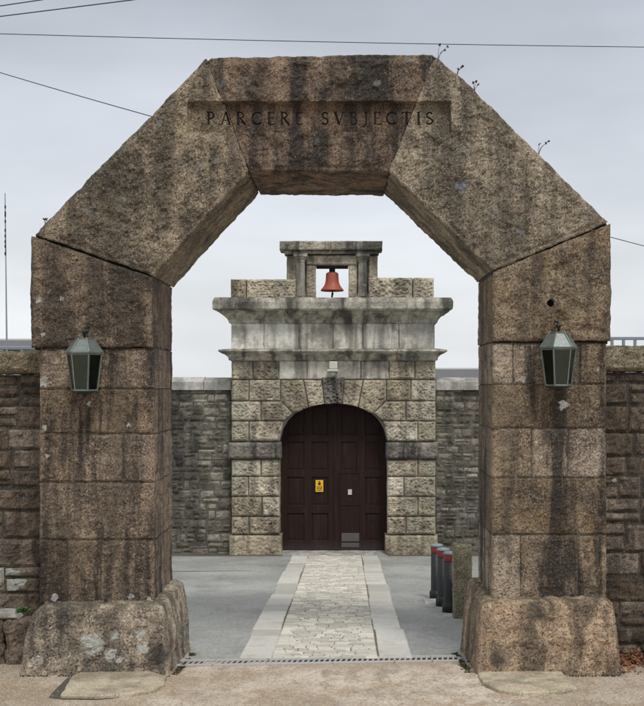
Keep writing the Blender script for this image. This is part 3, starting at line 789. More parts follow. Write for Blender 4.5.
def patch(name, pts, mat, dz, label):
    P = [G(a, c) for a, c in pts]; mb = MB(); n = len(P)
    a = sum(P[i][0] * P[(i + 1) % n][1] - P[(i + 1) % n][0] * P[i][1] for i in range(n))
    if a < 0: P = P[::-1]
    mb.add([(x, y, gz(y) + dz) for x, y, z in P], [tuple(range(n))]); return structure(mb.build(name, mat), label)
patch('gutter', [(49, 698.5), (53, 693), (61, 685), (67, 679), (76, 676), (90, 680), (120, 690), (120, 698.6), (95, 700.5), (62, 700)], M['patch'], .010, 'dark tarred strip round the slab before the left plinth')
for (pa, pb, yy) in ((168, 252, 571.5),):
    patch('tarmac_seam', [(pa, yy + .35), (pa, yy), (pb, yy - .6), (pb, yy - .45)], M['patch'], .007, 'thin tarred seam in the courtyard surface')
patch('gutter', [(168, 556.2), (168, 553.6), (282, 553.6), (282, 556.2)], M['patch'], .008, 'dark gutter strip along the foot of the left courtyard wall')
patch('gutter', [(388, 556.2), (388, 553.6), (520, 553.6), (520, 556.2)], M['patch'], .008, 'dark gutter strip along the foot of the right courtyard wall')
slab([(61, 699), (72, 680), (80, 676), (150, 675), (166, 680), (164, 688), (152, 694), (130, 698), (95, 700)], 'pale worn slab set in the ground before the left plinth', 1)
slab([(478, 677), (490, 673), (560, 673), (577, 692), (560, 695), (520, 697), (498, 693), (483, 686)], 'pale worn slab set in the ground before the right plinth', 2)

# ---------------------------------------------------------------- lanterns
def lantern(px, ytop, yb0, ybb, phase, label):
    D = 11.17; cx_, cy_ = X(px, D), D - D0; t = thing('wall_lantern', label, 'lantern', (cx_, cy_, Z(ybb, D)), 'lanterns on the arch piers')
    zt, ze, zb_ = Z(ytop, D), Z(yb0, D), Z(ybb, D); Rt, Rb, Rr = .182, .132, .088
    hexp = lambda r: [(cx_ + r * math.cos(phase + k * math.pi / 3), cy_ + r * math.sin(phase + k * math.pi / 3)) for k in range(6)]
    mb = MB()
    mb.loft([hexp(Rt + .012), hexp(Rt + .014), hexp(Rr), hexp(Rr + .004), hexp(Rr - .01)], [ze, ze + .014, zt - .012, zt, zt + .006])
    for p, q in zip(hexp(Rt + .014), hexp(Rr)): mb.tube([(*p, ze + .014), (*q, zt)], .0075, 5)
    mb.build('roof', M['copper'], t)
    mb = MB()
    mb.lathe(cx_, cy_, [(.012, zt), (.012, zt + .05), (.028, zt + .06), (.03, zt + .075), (.012, zt + .09), (.008, zt + .12)], 10)
    mb.tube([(cx_, cy_, zt + .10), (cx_, .02, zt + .14)], .009, 6); mb.build('hook', M['iron'], t, True)
    mb = MB()
    a6, b6 = hexp(Rt), hexp(Rb)
    for k in range(6):
        mb.tube([(*a6[k], ze), (*b6[k], zb_)], .0095, 4)
        k2 = (k + 1) % 6
        mb.tube([(*a6[k], ze - .008), (*a6[k2], ze - .008)], .010, 4); mb.tube([(*b6[k], zb_ + .006), (*b6[k2], zb_ + .006)], .010, 4)
    mb.build('frame', M['copper'], t)
    for k in range(6):
        k2 = (k + 1) % 6; s_ = .97; c = lambda p: (cx_ + (p[0] - cx_) * s_, cy_ + (p[1] - cy_) * s_)
        A, B, C_, E_ = c(a6[k]), c(a6[k2]), c(b6[k2]), c(b6[k]); s_ = .955
        A2, B2, C2, E2 = c(a6[k]), c(a6[k2]), c(b6[k2]), c(b6[k])
        mb = MB(); mb.add([(*A, ze - .004), (*B, ze - .004), (*C_, zb_), (*E_, zb_), (*A2, ze - .004), (*B2, ze - .004), (*C2, zb_), (*E2, zb_)],
                          [(0, 3, 2, 1), (4, 5, 6, 7), (0, 1, 5, 4), (1, 2, 6, 5), (2, 3, 7, 6), (3, 0, 4, 7)])
        mb.build('pane', M['glass'], t)
    mb = MB(); mb.loft([hexp(Rb + .004), hexp(Rb + .004), hexp(.05), hexp(.02)], [zb_, zb_ - .006, zb_ - .03, zb_ - .035])
    mb.lathe(cx_, cy_, [(.010, zb_ - .033), (.022, zb_ - .05), (.018, zb_ - .066), (.004, zb_ - .085)], 10); mb.build('base', M['copperdark'], t)
    mb = MB(); mb.box(cx_ - .05, cx_ + .05, cy_ + .085, cy_ + .092, zb_ + .02, ze - .02)
    mb.lathe(cx_, cy_, [(.035, zb_), (.035, zb_ + .06), (.03, zb_ + .07), (.035, zb_ + .10), (.04, zb_ + .2), (.03, zb_ + .25), (.008, zb_ + .27)], 12); mb.build('lamp_holder', M['iron'], t)
    mb = MB(); mb.box(cx_ - .045, cx_ + .045, -.022, .02, zb_ - .02, zt - .03, b=.005); mb.box(cx_ - .014, cx_ + .014, cy_ + .12, -.012, zb_ + .0, zb_ + .03)
    mb.build('wall_bracket', M['iron'], t)
lantern(84.5, 338.5, 353.5, 391, R(-62), 'verdigris copper lantern mounted on the left pier of the arch')
lantern(558.5, 332.5, 348.5, 386, R(-118), 'verdigris copper lantern mounted on the right pier of the arch')

# ---------------------------------------------------------------- bollards and granite post
def ground_D(py): return 2.295 * F / (py - 455)
def bollard(px, pyb, label):
    D = ground_D(pyb); x, y = X(px, D), D - D0; z = gz(y); H = .90
    t = thing('bollard', label, 'bollard', (x, y, z), 'black bollards with red bands')
    mb = MB(); mb.lathe(x, y, [(.115, z), (.115, z + .12), (.098, z + .14), (.092, z + .16), (.090, z + H - .15)], 20); mb.build('shaft', M['bollard'], t, True)
    mb = MB(); mb.lathe(x, y, [(.092, z + H - .15), (.094, z + H - .145), (.094, z + H - .065), (.092, z + H - .06)], 20); mb.build('band', M['redband'], t, True)
    mb = MB(); mb.lathe(x, y, [(.092, z + H - .06), (.10, z + H - .055), (.10, z + H - .035), (.08, z + H - .02), (.0, z + H - .012)], 20); mb.build('cap', M['bcap'], t, True)
    return t
bl = bollard(450, 612, 'black bollard with red band directly beside the granite post')
def copy_thing(t, px, pyb, label):
    D = ground_D(pyb); y = D - D0
    c = t.copy(); COL.objects.link(c); c.location = (X(px, D), y, gz(y)); c['label'] = label
    for ch in t.children: k = ch.copy(); COL.objects.link(k); k.parent = c
copy_thing(bl, 443.3, 606, 'middle black bollard with red band in the row of three')
copy_thing(bl, 436.7, 599.5, 'black bollard with red band farthest from the granite post')
D = ground_D(619); y = D - D0
mb = MB(); rock(mb, [(X(454, D), gz(y) - .05), (X(472, D), gz(y) - .05), (X(472.5, D), Z(546, D)), (X(453.8, D), Z(545.5, D))], y, y + .25, step=.02, rough=.01, scale=8, margin=.03, rad=.02, gap=0, seed=77, sstep=.04, side=.01)
tag(mb.build('granite_post', M['post']), 'squat square granite post with yellow green lichen beside the bollards', 'post')
mb = MB(); g1 = G(432, 603); mb.box(g1[0] - .11, g1[0] + .12, g1[1] - .1, g1[1] + .25, g1[2] - .03, g1[2] + .02, b=.01)
tag(mb.build('kerb_stone', M['concrete']), 'small pale stone set in the asphalt at the farthest bollard', 'stone')

# ---------------------------------------------------------------- the gateway
GD = 24.5; GY = GD - D0; GB = GY + 1.7; CXP = 333.5
gw = thing('stone_gateway', 'pale rusticated stone gateway with dark double gate and bell cote on top', 'gateway', (X(CXP, GD), GY, gz(GY)))
acx, aw = X(CXP, GD), 53.8 * GD / F; asz, ah = Z(448, GD), 44.5 * GD / F; EXP = 2.25
def archz(x):
    u = min(1, abs(x - acx) / aw); return asz + ah * (1 - u ** EXP) ** (1 / EXP)
def awarp(x, z):
    if z <= asz:
        return x, z
    u = abs(x - acx) / aw; v = (z - asz) / ah; r = (u ** EXP + v ** EXP) ** (1 / EXP)
    if r < 1 and r > 1e-6:
        return acx + (x - acx) / r, asz + (z - asz) / r
    return x, z
def gr(mb, poly, proj=0.0, mi=0, **kw):
    k = dict(step=.022, rough=.036, scale=14, margin=.05, bulge=.012, rad=.022, gap=.011, sstep=.10, side=.008, ridge=True, seed=random.randint(0, 900), warp=awarp); k.update(kw)
    rock(mb, [Q(a, c, GD) for a, c in poly], GY - proj, GY + .55, mi=mi, **k)
def pxrect(a, b_, t_, bo): return [(a, bo), (b_, bo), (b_, t_), (a, t_)]
random.seed(11)
rows = [379.5, 401, 421, 441.5]; low = [459.5, 476.5, 496.5, 516.5, 534.5]
vL = {0: 249, 1: 261, 2: 249}; vLow = {0: 261, 1: 248.5, 2: 262, 3: 249}
for sgn in (-1, 1):
    mb = MB(); mx_ = lambda x: x if sgn < 0 else 2 * CXP - x
    def rr(a, b_, t_, bo, **k): gr(mb, pxrect(*(sorted((mx_(a), mx_(b_)))), t_, bo), **k)
    jit = 0 if sgn < 0 else 1
    for k in range(4):
        v = (vLow[k] if not jit else [249, 263, 249, 261][k]); rr(231, v, low[k], low[k + 1]); rr(v, 280, low[k], low[k + 1])
    mb.build('lower_pier', M['gate'], gw); mb = MB()
    v0 = vL[0] if not jit else 256
    rr(231, v0, rows[0], rows[1]); rr(v0, 280.5, rows[0], rows[1])
    # stones running into the arch
    P = [(231, rows[2]), (261, rows[2]), (261, rows[1]), (231, rows[1])]; gr(mb, [(mx_(a), c) for a, c in P])
    P = [(261, rows[2]), (284.5, rows[2]), (293.5, 413), (281, rows[1]), (261, rows[1])]; gr(mb, [(mx_(a), c) for a, c in P])
    rr(231, 249, rows[2], rows[3]); P = [(249, rows[3]), (280, rows[3]), (284, rows[2]), (249, rows[2])]; gr(mb, [(mx_(a), c) for a, c in P])
    mb.build('upper_pier', M['gate'], gw)
    # base and impost
    mb = MB(); gr(mb, pxrect(*sorted((mx_(229), mx_(282))), 535, 558), proj=.05, rough=.02, bulge=.01, ridge=False)
    mb.build('pier_base', M['gate'], gw)
    mb = MB(); gr(mb, pxrect(*sorted((mx_(228), mx_(281.5))), 442, 459), proj=.09, rough=.02, ridge=False, rad=.06, margin=.08, warp=None); mb.build('impost', M['impost'], gw)
    # voussoirs
    mb = MB()
    for P in ([(280.5, 379.5), (303.5, 379.5), (309, 409), (306, 411), (293.5, 413.5), (280.5, 401)], [(303.5, 379.5), (322.5, 379.5), (325.5, 406), (309, 408.8)]):
        gr(mb, [(mx_(a), c) for a, c in P])
    mb.build('voussoir', M['gate'], gw)
mb = MB(); gr(mb, [(321.5, 377), (345.5, 377), (342, 407.5), (325, 407.5)], proj=.07, rough=.04); mb.build('keystone', M['impost'], gw)
# core behind the stones (jambs, head) in mortar; sides and back
xL, xR = X(231, GD) + .03, X(436, GD) - .03; zb0 = gz(GY) - .1; zt0 = Z(379.5, GD)
mb = MB(); y0c = GY + .03
iL, iR = acx - aw - .03, acx + aw + .03
mb.box(xL, iL, y0c, GB, zb0, zt0); mb.box(iR, xR, y0c, GB, zb0, zt0)
n = 24; 
for i in range(n):
    xa_, xb_ = iL + (iR - iL) * i / n, iL + (iR - iL) * (i + 1) / n
    za = archz(xa_) + .02; zc = archz(xb_) + .02
    mb.add([(xa_, y0c, za), (xb_, y0c, zc), (xb_, y0c, zt0), (xa_, y0c, zt0), (xa_, GB, za), (xb_, GB, zc), (xb_, GB, zt0), (xa_, GB, zt0)],
           [(0, 1, 2, 3), (7, 6, 5, 4), (0, 4, 5, 1), (3, 2, 6, 7)])
mb.build('wall_core', M['gatemortar'], gw)
# band of stones under the string course
mb = MB(); zz0, zz1 = 360.5, 379.5
for a, c in ((231, 253), (253, 279)): gr(mb, pxrect(a, c, zz0, zz1), warp=None)
mb.build('rusticated_band', M['gate'], gw); mb = MB()
for a, c in ((389, 415), (415, 436)): gr(mb, pxrect(a, c, zz0, zz1), warp=None)
mb.build('rusticated_band', M['gate'], gw)
mb = MB()
for a, c in ((279, 307), (307, 334), (334, 361), (361, 389)): gr(mb, pxrect(a, c, zz0, zz1), warp=None, rough=.003, bulge=0, ridge=False, gap=.004)
mb.build('dressed_band', M['gateplain'], gw)
mb = MB(); mb.box(xL, xR, GY + .02, GB, Z(zz1, GD), Z(323, GD)); mb.build('attic_core', M['gatemortar'], gw)
# frieze
mb = MB(); fx = [231, 264, 299, 333, 363, 399, 434.5]
for a, c in zip(fx, fx[1:]): gr(mb, pxrect(a, c, 322, 350), warp=None, rough=.004, bulge=.0, ridge=False, gap=.004, rad=.02, scale=4)
mb.build('frieze', M['gateplain'], gw)
# mouldings: profile swept round the block
def mould(name, prof, mat, x0, x1, y0, y1, joints=(), seed=0, step=.06, amp=.008):
    mb = MB(); rings = []
    xs = fr(x0, x1, max(2, int((x1 - x0) / step))); ys = fr(y0, y1, max(2, int((y1 - y0) / (step * 2))))
    path = [(x, y0, 0, -1) for x in xs] + [(x1, y, 1, 0) for y in ys] + [(x, y1, 0, 1) for x in xs[::-1]] + [(x0, y, -1, 0) for y in ys[::-1]]
    n = len(path); vs = []
    for (o, z) in prof:
        for (x, y, nx_, ny_) in path:
            oo = o + amp * fb(x, y, z, 5, 3, seed)
            for j in joints:
                if abs(x - j) < step * .6 and ny_ < 0: oo -= .012
            # corners carry both offsets
            px_ = x + nx_ * oo; py_ = y + ny_ * oo
            if ny_ and (abs(x - x0) < 1e-6): px_ = x - oo
            if ny_ and (abs(x - x1) < 1e-6): px_ = x + oo
            if nx_ and abs(y - y0) < 1e-6: py_ = y - oo
            if nx_ and abs(y - y1) < 1e-6: py_ = y + oo
            vs.append((px_, py_, z + amp * .6 * nn(x, y, z, 4, seed)))
    fs = []
    for k in range(len(prof) - 1): fs += [(k * n + i, k * n + (i + 1) % n, (k + 1) * n + (i + 1) % n, (k + 1) * n + i) for i in range(n)]
    fs.append(tuple(range(n - 1, -1, -1))); fs.append(tuple((len(prof) - 1) * n + i for i in range(n)))
    mb.add(vs, fs); return mb.build(name, mat, gw)
zp = lambda py: Z(py, GD)
sc_ = GD / F
X0, X1 = X(231, GD), X(435, GD)
jn = [X(p, GD) for p in (247, 281, 318, 353, 384, 413)]
mould('string_course', [(.0, zp(361)), (.05, zp(360)), (.06, zp(357.5)), (.12, zp(355)), (.20, zp(353.5)), (.27, zp(351.5)), (.25, zp(350)), (.02, zp(348.5))], M['cornice'], X0, X1, GY, GB, jn[::2], 2, amp=.008)
jn = [X(p, GD) for p in (249, 284, 318, 352, 382, 415)]
mould('cornice', [(.0, zp(324)), (.05, zp(323)), (.055, zp(321)), (.085, zp(319)), (.14, zp(316.5)), (.20, zp(314.5)), (.23, zp(313.6)), (.235, zp(311.8)), (.35, zp(310.8)), (.375, zp(309.5)), (.385, zp(303)), (.36, zp(300)), (.33, zp(298.6)), (.0, zp(297.5))], M['cornice'], X0, X1, GY, GB, jn, 3, amp=.016)
# parapet blocks
mb = MB()
for a, c in ((230, 246), (246, 296), ): gr(mb, pxrect(a, c, 278.5, 299), warp=None, proj=-.05)
mb.build('parapet', M['gate'], gw); mb = MB()
for a, c in ((368, 413), (413, 434.5)): gr(mb, pxrect(a, c, 277, 299), warp=None, proj=-.05)
mb.build('parapet', M['gate'], gw)
# bell cote
mb = MB()
BY = .05
def bc(a, c, t_, bo, proj=-.12, **k): kk = dict(warp=None, rough=.012, bulge=.004, gap=.004, ridge=False, y1=None); kk.update(k); kk.pop('y1'); gr(mb, pxrect(a, c, t_, bo), proj=proj, **kk)
bc(286, 296.5, 254, 299, -.2); bc(295.5, 307, 254, 299, -.3, rough=.004); mb.build('bell_cote_wall', M['gate'], gw); mb = MB(); bc(368.5, 378, 254, 299, -.2); bc(356.8, 369.6, 254, 299, -.3, rough=.004)          # outer blocks
mb.build('bell_cote_wall', M['gate'], gw)
for px_ in (300.3, 362.8):
    mb = MB(); x = X(px_, GD); y = GY + .12; r = .105
    mb.box(x - .15, x + .15, y - .12, y + .3, zp(299.5), zp(296), b=.01)
    mb.lathe(x, y, [(.14, zp(296.2)), (.14, zp(294.5)), (.115, zp(293)), (.11, zp(291)), (.10, zp(262)), (.115, zp(261)), (.115, zp(260)), (.14, zp(258.5)), (.15, zp(257))], 18)
    mb.box(x - .16, x + .16, y - .14, y + .3, zp(256.9), zp(253.5), b=.01)
    mb.build('column', M['cornice'], gw)
mb = MB(); bc(306, 315.5, 264, 299, -.16, rough=.02); bc(348.5, 357.5, 264, 299, -.16, rough=.02); bc(306, 357.5, 254, 264, -.14, rough=.02); mb.build('bell_surround', M['gate'], gw)
mb = MB(); bc(279.5, 330.5, 241, 250.5, .06, rough=.018, rad=.03); bc(330.5, 382.5, 241, 250.5, .06, rough=.018, rad=.03); bc(284, 379, 250.5, 254, .0, rough=.004, rad=.01); mb.build('bell_cote_cap', M['cornice'], gw)

# gate leaves
DY = GY + .50
cxs = X(335, GD)
def leaf(sgn):
    mb = MB(); a, c = (acx - aw - .04, cxs - .006) if sgn < 0 else (cxs + .006, acx + aw + .04)
    mb.box(a, c, DY + .035, DY + .10, Z(553.5, GD), asz + ah + .05, 0)
    cols = [(286, 303.5), (311, 328)] if sgn < 0 else [(341, 357.5), (365.5, 382)]
    rws = [(406, 436), (443, 472), (479, 508), (516, 544)]
    # frame of stiles and rails, standing proud
    xsx = [a] + [X(p, GD) for cc in cols for p in cc] + [c]
    zsz = [asz + ah + .05] + [Z(p, GD) for rw in rws for p in rw] + [Z(553.5, GD)]
    for i in range(0, len(xsx), 2): mb.box(xsx[i], xsx[i + 1], DY, DY + .046, zsz[-1], zsz[0], b=.006)
    for (p, q) in cols:
        for i in range(0, len(zsz), 2): mb.box(X(p, GD) + .001, X(q, GD) - .001, DY + .003, DY + .046, zsz[i + 1], zsz[i], b=.006)
    o = mb.build('gate_leaf', M['door'], gw)
    for cc in cols:
        for rw in rws:
            x0_, x1_, z0_, z1_ = X(cc[0], GD) + .03, X(cc[1], GD) - .03, Z(rw[1], GD) + .03, Z(rw[0], GD) - .03
            mb = MB(); s_ = .035
            mb.add([(x0_, DY + .034, z0_), (x1_, DY + .034, z0_), (x1_, DY + .034, z1_), (x0_, DY + .034, z1_), (x0_ + s_, DY + .027, z0_ + s_), (x1_ - s_, DY + .027, z0_ + s_), (x1_ - s_, DY + .027, z1_ - s_), (x0_ + s_, DY + .027, z1_ - s_)],
                   [(4, 5, 6, 7), (0, 1, 5, 4), (1, 2, 6, 5), (2, 3, 7, 6), (3, 0, 4, 7)])
            mb.build('raised_panel', M['door'], o)
    return o
gl = leaf(-1); grf = leaf(1)
mb = MB(); mb.box(cxs - .03, cxs + .03, DY - .02, DY, Z(553.5, GD), asz + ah, b=.005); mb.build('cover_strip', M['door'], gl)
# wicket door outline on the right leaf
mb = MB(); wx0, wx1, wz0, wz1 = X(338.5, GD), X(361, GD), Z(553.4, GD), Z(474, GD)
for bx_ in ((wx0, wx0 + .03, wz0, wz1), (wx1 - .03, wx1, wz0, wz1), (wx0 + .031, wx1 - .031, wz1 - .03, wz1)):
    mb.box(bx_[0], bx_[1], DY - .018, DY + .001, bx_[2], bx_[3], b=.004)
mb.build('wicket_frame', M['door'], grf)
mb = MB(); mb.box(wx0 + .04, wx1 - .04, DY - .012, DY - .002, Z(508, GD), wz1 - .04); mb.box(wx0 + .04, wx1 - .04, DY - .012, DY - .002, wz0, Z(508.6, GD)); mb.build('wicket_door', M['door'], grf)
mb = MB(); mb.box(X(341.5, GD), X(359.5, GD), DY - .022, DY - .012, Z(544.5, GD), Z(536, GD), b=.002); mb.box(X(341.5, GD), X(359.5, GD), DY - .022, DY - .012, Z(550.5, GD), Z(546, GD), b=.002)
mb.build('kick_plate', M['steelplate'], grf)
mb = MB(); mb.box(X(348, GD), X(352, GD), DY - .035, DY - .012, Z(497, GD), Z(491.5, GD), b=.004); mb.build('lock_plate', M['boxwhite'], grf)
# threshold
mb = MB(); rock(mb, [(X(281, GD), gz(GY) - .1), (X(387, GD), gz(GY) - .1), (X(387, GD), Z(553.6, GD)), (X(281, GD), Z(553.6, GD))], GY - .02, DY + .2, step=.06, rough=.004, margin=.03, rad=.02, gap=.004, seed=2, sstep=.1)
mb.build('threshold', M['backcoping'], gw)
# warning notice
sg = thing('warning_sign', 'small yellow notice fixed on the left leaf of the dark gate', 'sign', (X(318.8, GD), DY, Z(494, GD)))
mb = MB(); mb.box(X(315, GD), X(322.8, GD), DY - .012, DY - .002, Z(494, GD), Z(482, GD), b=.001); mb.build('plate', M['yellow'], sg)
mb = MB()
def ink(a, c, t_, bo): mb.box(X(a, GD), X(c, GD), DY - .0145, DY - .0122, Z(bo, GD), Z(t_, GD))
mb.lathe(X(318.9, GD), DY - .013, [(.0, 0), (.0, 0)], 3) if False else None
ink(318.2, 319.6, 483, 484.2); ink(317.6, 320.2, 484.5, 487.2)
for k, (a, c) in enumerate(((316.2, 317.5), (318.0, 319.2), (319.8, 321.6))): ink(a, c, 488.5, 489.5)
for k, (a, c) in enumerate(((316.4, 318.4), (318.9, 321.3))): ink(a, c, 490.3, 491.2)
for k, (a, c) in enumerate(((316.2, 317.2), (317.8, 319.9), (320.4, 321.5))): ink(a, c, 492, 492.8)
mb.build('lettering', M['signink'], sg)
# lamp box above the keystone
lb = thing('wall_lamp', 'small weathered white lamp box above the keystone of the gateway', 'lamp', (X(333, GD), GY - .05, Z(375, GD)))
mb = MB(); mb.box(X(329.5, GD), X(337.5, GD), GY - .20, GY - .02, Z(369, GD), Z(361.5, GD), b=.015); mb.build('housing', M['boxwhite'], lb)
mb = MB(); mb.box(X(327.5, GD), X(338, GD), GY - .24, GY - .015, Z(371.5, GD), Z(369.2, GD), b=.006); mb.build('rim', M['boxwhite'], lb)
mb = MB(); x = X(333, GD); mb.lathe(x, GY - .13, [(.02, Z(376, GD)), (.05, Z(375, GD)), (.055, Z(373, GD)), (.04, Z(371.6, GD))], 12); mb.build('diffuser', M['boxwhite'], lb, True)
# the bell
bx0 = X(332, GD); by0 = GY + .38
be = thing('bell', 'rust red bell hanging in the opening above the gateway', 'bell', (bx0, by0, Z(290, GD)))
mb = MB(); mb.box(X(315.8, GD), X(348.2, GD), by0 - .05, by0 + .05, Z(267, GD), Z(264.4, GD), b=.008); mb.build('beam', M['iron'], be)
mb = MB(); mb.tube([(bx0 - .05, by0, Z(267, GD)), (bx0 - .05, by0, Z(271, GD))], .02); mb.tube([(bx0 + .05, by0, Z(267, GD)), (bx0 + .05, by0, Z(271, GD))], .02); mb.tube([(bx0, by0, Z(266, GD)), (bx0, by0, Z(271, GD))], .03); mb.build('crown', M['iron'], be)
mb = MB(); pr = [(.02, 270.3), (.10, 270.6), (.14, 271.6), (.150, 273), (.152, 276), (.160, 280), (.180, 283), (.215, 285.5), (.255, 287.5), (.272, 288.6), (.272, 289.6), (.25, 289.7), (.2, 288)]
mb.lathe(bx0, by0, [(r * .98, Z(z_, GD)) for r, z_ in pr], 32); mb.build('bell_body', M['bell'], be, True)
mb = MB(); mb.tube([(bx0, by0, Z(288.5, GD)), (bx0 + .01, by0, Z(292, GD))], .018); mb.tube([(bx0 + .01, by0, Z(291.5, GD)), (bx0 - .015, by0, Z(298, GD))], [.03, .018]); mb.build('clapper', M['iron'], be)

# ---------------------------------------------------------------- courtyard walls either side of the gateway
def back_wall(x0, x1, label, seed, cj):
    D = 24.8; y0 = D - D0; t = thing('stone_wall', label, 'wall', ((x0 + x1) / 2, y0 + .3, gz(y0)))
    mb = MB(); rubble(mb, x0, x1, gz(y0) - .05, Z(390, D), y0, y0 + .5, (.11, .23), (.13, .42), seed, step=.045, rough=.022, jit=.026, irr=.38); mb.build('masonry', M['backwall'], t)
    mb = MB(); mb.box(x0 + .01, x1 - .01, y0 + .022, y0 + .6, gz(y0) - .1, Z(390, D) - .004); mb.build('mortar', M['backmortar'], t)
    mb = MB(); x = x0; r2 = random.Random(seed)
    while x < x1 - .05:
        wd = r2.uniform(.75, 1.1)
        if x + wd > x1 - .4: wd = x1 - x
        a, c = x + .006, x + wd - .006; za, zc, zt = Z(390, D), Z(382, D), Z(377.3, D)
        ya, yb, ym = y0 - .06, y0 + .66, y0 + .3
        o = r2.uniform(-.006, .006)
        prof = [(ya + o, za), (ya + o, zc), (ym - .1, zt + o), (ym + .1, zt + o), (yb, zc), (yb, za)]
        mb.add([(a, p, q) for p, q in prof] + [(c, p, q) for p, q in prof], [tuple(range(5, -1, -1)), tuple(range(6, 12))] + [(i, (i + 1) % 6, 6 + (i + 1) % 6, 6 + i) for i in range(6)])
        x += wd
    o = mb.build('coping', M['backcoping'], t)
    for f in o.data.polygons: f.flip() if hasattr(f, 'flip') else None
    return t
back_wall(-8.5, X(231.5, 24.8), 'dark grey rubble wall with pale coping left of the gateway', 101, 0)
back_wall(X(435.5, 24.8), 8.5, 'grey rubble wall with pale coping right of the gateway, behind the bollards', 103, 0)

# ---------------------------------------------------------------- beyond the walls
def building(x0, x1, y0, y1, ze_, zr, label):
    t = thing('long_building', label, 'building', ((x0 + x1) / 2, y0, gz(y0)))
    mb = MB(); mb.box(x0, x1, y0, y1, gz(y0) - .1, ze_); mb.build('wall', M['render'], t)
    mb = MB(); ym = (y0 + y1) / 2; o = .3
    nX = 30
    for side_, ya in ((0, y0 - o), (1, y1 + o)):
        for k in range(nX):
            a, c = x0 - o + (x1 - x0 + 2 * o) * k / nX, x0 - o + (x1 - x0 + 2 * o) * (k + 1) / nX
            mb.add([(a, ya, ze_ - .05), (c, ya, ze_ - .05), (c, ym, zr), (a, ym, zr), (a, ya, ze_ + .05), (c, ya, ze_ + .05), (c, ym, zr + .1), (a, ym, zr + .1)],
                   [(0, 1, 2, 3), (7, 6, 5, 4), (0, 4, 5, 1), (2, 6, 7, 3)])
    mb.add([(x0, y0, ze_), (x0, y1, ze_), (x0, ym, zr), (x1, y0, ze_), (x1, y1, ze_), (x1, ym, zr)], [(0, 1, 2), (5, 4, 3)], 1)
    mb.tube([(x0 - o, ym, zr + .1), (x1 + o, ym, zr + .1)], .09, 6, 2)
    mb.build('roof', [M['slate'], M['render'], M['concrete']], t)
    n = max(2, int((x1 - x0) / 3.2))
    for k in range(n):
        xc = x0 + (k + .5) * (x1 - x0) / n; zc = gz(y0) + 1.5
        mb = MB(); mb.box(xc - .6, xc + .6, y0 - .03, y0 + .02, zc - .6, zc + .6); w_ = mb.build('window', M['concrete'], t)
        mb = MB(); mb.box(xc - .52, xc + .52, y0 - .045, y0 - .032, zc - .52, zc + .52); mb.build('pane', M['darkglass'], w_)
    return t
DD = 52.
building(X(430, DD), X(640, DD), DD - D0, DD - D0 + 7, Z(379, DD), Z(371.3, DD + 3.5), 'distant low building whose slate roof shows over the right courtyard wall')
DD = 46.
building(X(-260, DD), X(23, DD), DD - D0, DD - D0 + 7, Z(349, DD), Z(342.5, DD + 3.5), 'distant building with dark roof beyond the left wall coping')

def railing(px0, px1, D, ytop, posts, label, low_=None):
    y = D - D0; t = thing('metal_railing', label, 'railing', (X((px0 + px1) / 2, D), y, gz(y)))
    x0, x1 = X(px0, D), X(px1, D); zt = Z(ytop, D)
    mb = MB(); mb.box(x0, x1, y - .025, y + .025, zt - .05, zt, b=.006); mb.build('top_rail', M['galv'], t)
    mb = MB(); mb.box(x0, x1, y - .015, y + .015, zt - .62, zt - .59); mb.build('lower_rail', M['galv'], t)
    x = x0 + .1
    k = 0
    for p in posts:
        mb = MB(); mb.box(X(p, D) - .02, X(p, D) + .02, y - .02, y + .02, gz(y) - .02, zt - .052); mb.build('post', M['galv'], t)
railing(609, 760, 16.5, 336.8, [612, 623.5, 635, 647, 659, 671, 683, 695, 707, 719, 731, 743, 756], 'pale metal railing rising behind the wall right of the arch')
railing(-120, 42, 17, 346.3, list(range(-118, 42, 20)), 'pale metal railing rising behind the wall left of the arch')

# aerial mast
D = 21.; y = D - D0; ma = thing('aerial_mast', 'thin aerial mast with stubby elements rising beyond the left wall', 'mast', (X(5.5, D), y, gz(y)))
mb = MB(); mb.tube([(X(7.5, D), y, gz(y)), (X(6.8, D), y, Z(345, D)), (X(5.8, D), y, Z(255, D))], [.022, .018, .011], 6); mb.build('pole', M['galv'], ma)
mb = MB(); mb.tube([(X(5.8, D), y, Z(256, D)), (X(5, D), y, Z(193, D))], [.012, .006], 5)
r2 = random.Random(2)
for k in range(9):
    z_ = Z(205 + k * 6 + r2.uniform(-2, 2), D); x = X(5.3, D); mb.box(x - .012, x + .012, y - .012, y + .012, z_ - .035, z_ + .03, b=.006)
mb.build('elements', M['iron'], ma)

# evergreen at the right edge of the picture
def tree(x, y, H, label, seed):
    t = thing('conifer_tree', label, 'tree', (x, y, gz(y))); r2 = random.Random(seed); z0 = gz(y)
    mb = MB(); mb.tube([(x, y, z0), (x + .05, y, z0 + H * .6), (x, y, z0 + H * .95)], [.16, .1, .03], 8); mb.build('trunk', M['bark'], t)
    mb = MB()
    for k in range(2600):
        u = r2.random(); rr_ = (1 - u) * H * .27 + .08; a = r2.uniform(0, 6.28); rad_ = rr_ * math.sqrt(r2.random()) * (1 + .25 * math.sin(5 * a + u * 20))
        p = Vector((x + rad_ * math.cos(a), y + rad_ * math.sin(a), z0 + H * (.12 + .88 * u) - rad_ * .25)); s_ = r2.uniform(.06, .13)
        d = Vector((r2.uniform(-1, 1), r2.uniform(-1, 1), r2.uniform(-.6, .6))).normalized() * s_; e_ = Vector((r2.uniform(-1, 1), r2.uniform(-1, 1), r2.uniform(-1, 1))).normalized() * s_ * .5
        mb.add([p - d, p + e_, p + d, p - e_], [(0, 1, 2, 3)])
    mb.build('crown', M['leaf'], t)
D = 34.; tree(X(668, D), D - D0, Z(318, D) - gz(D - D0), 'dark evergreen tree at the right edge beyond the wall', 4)

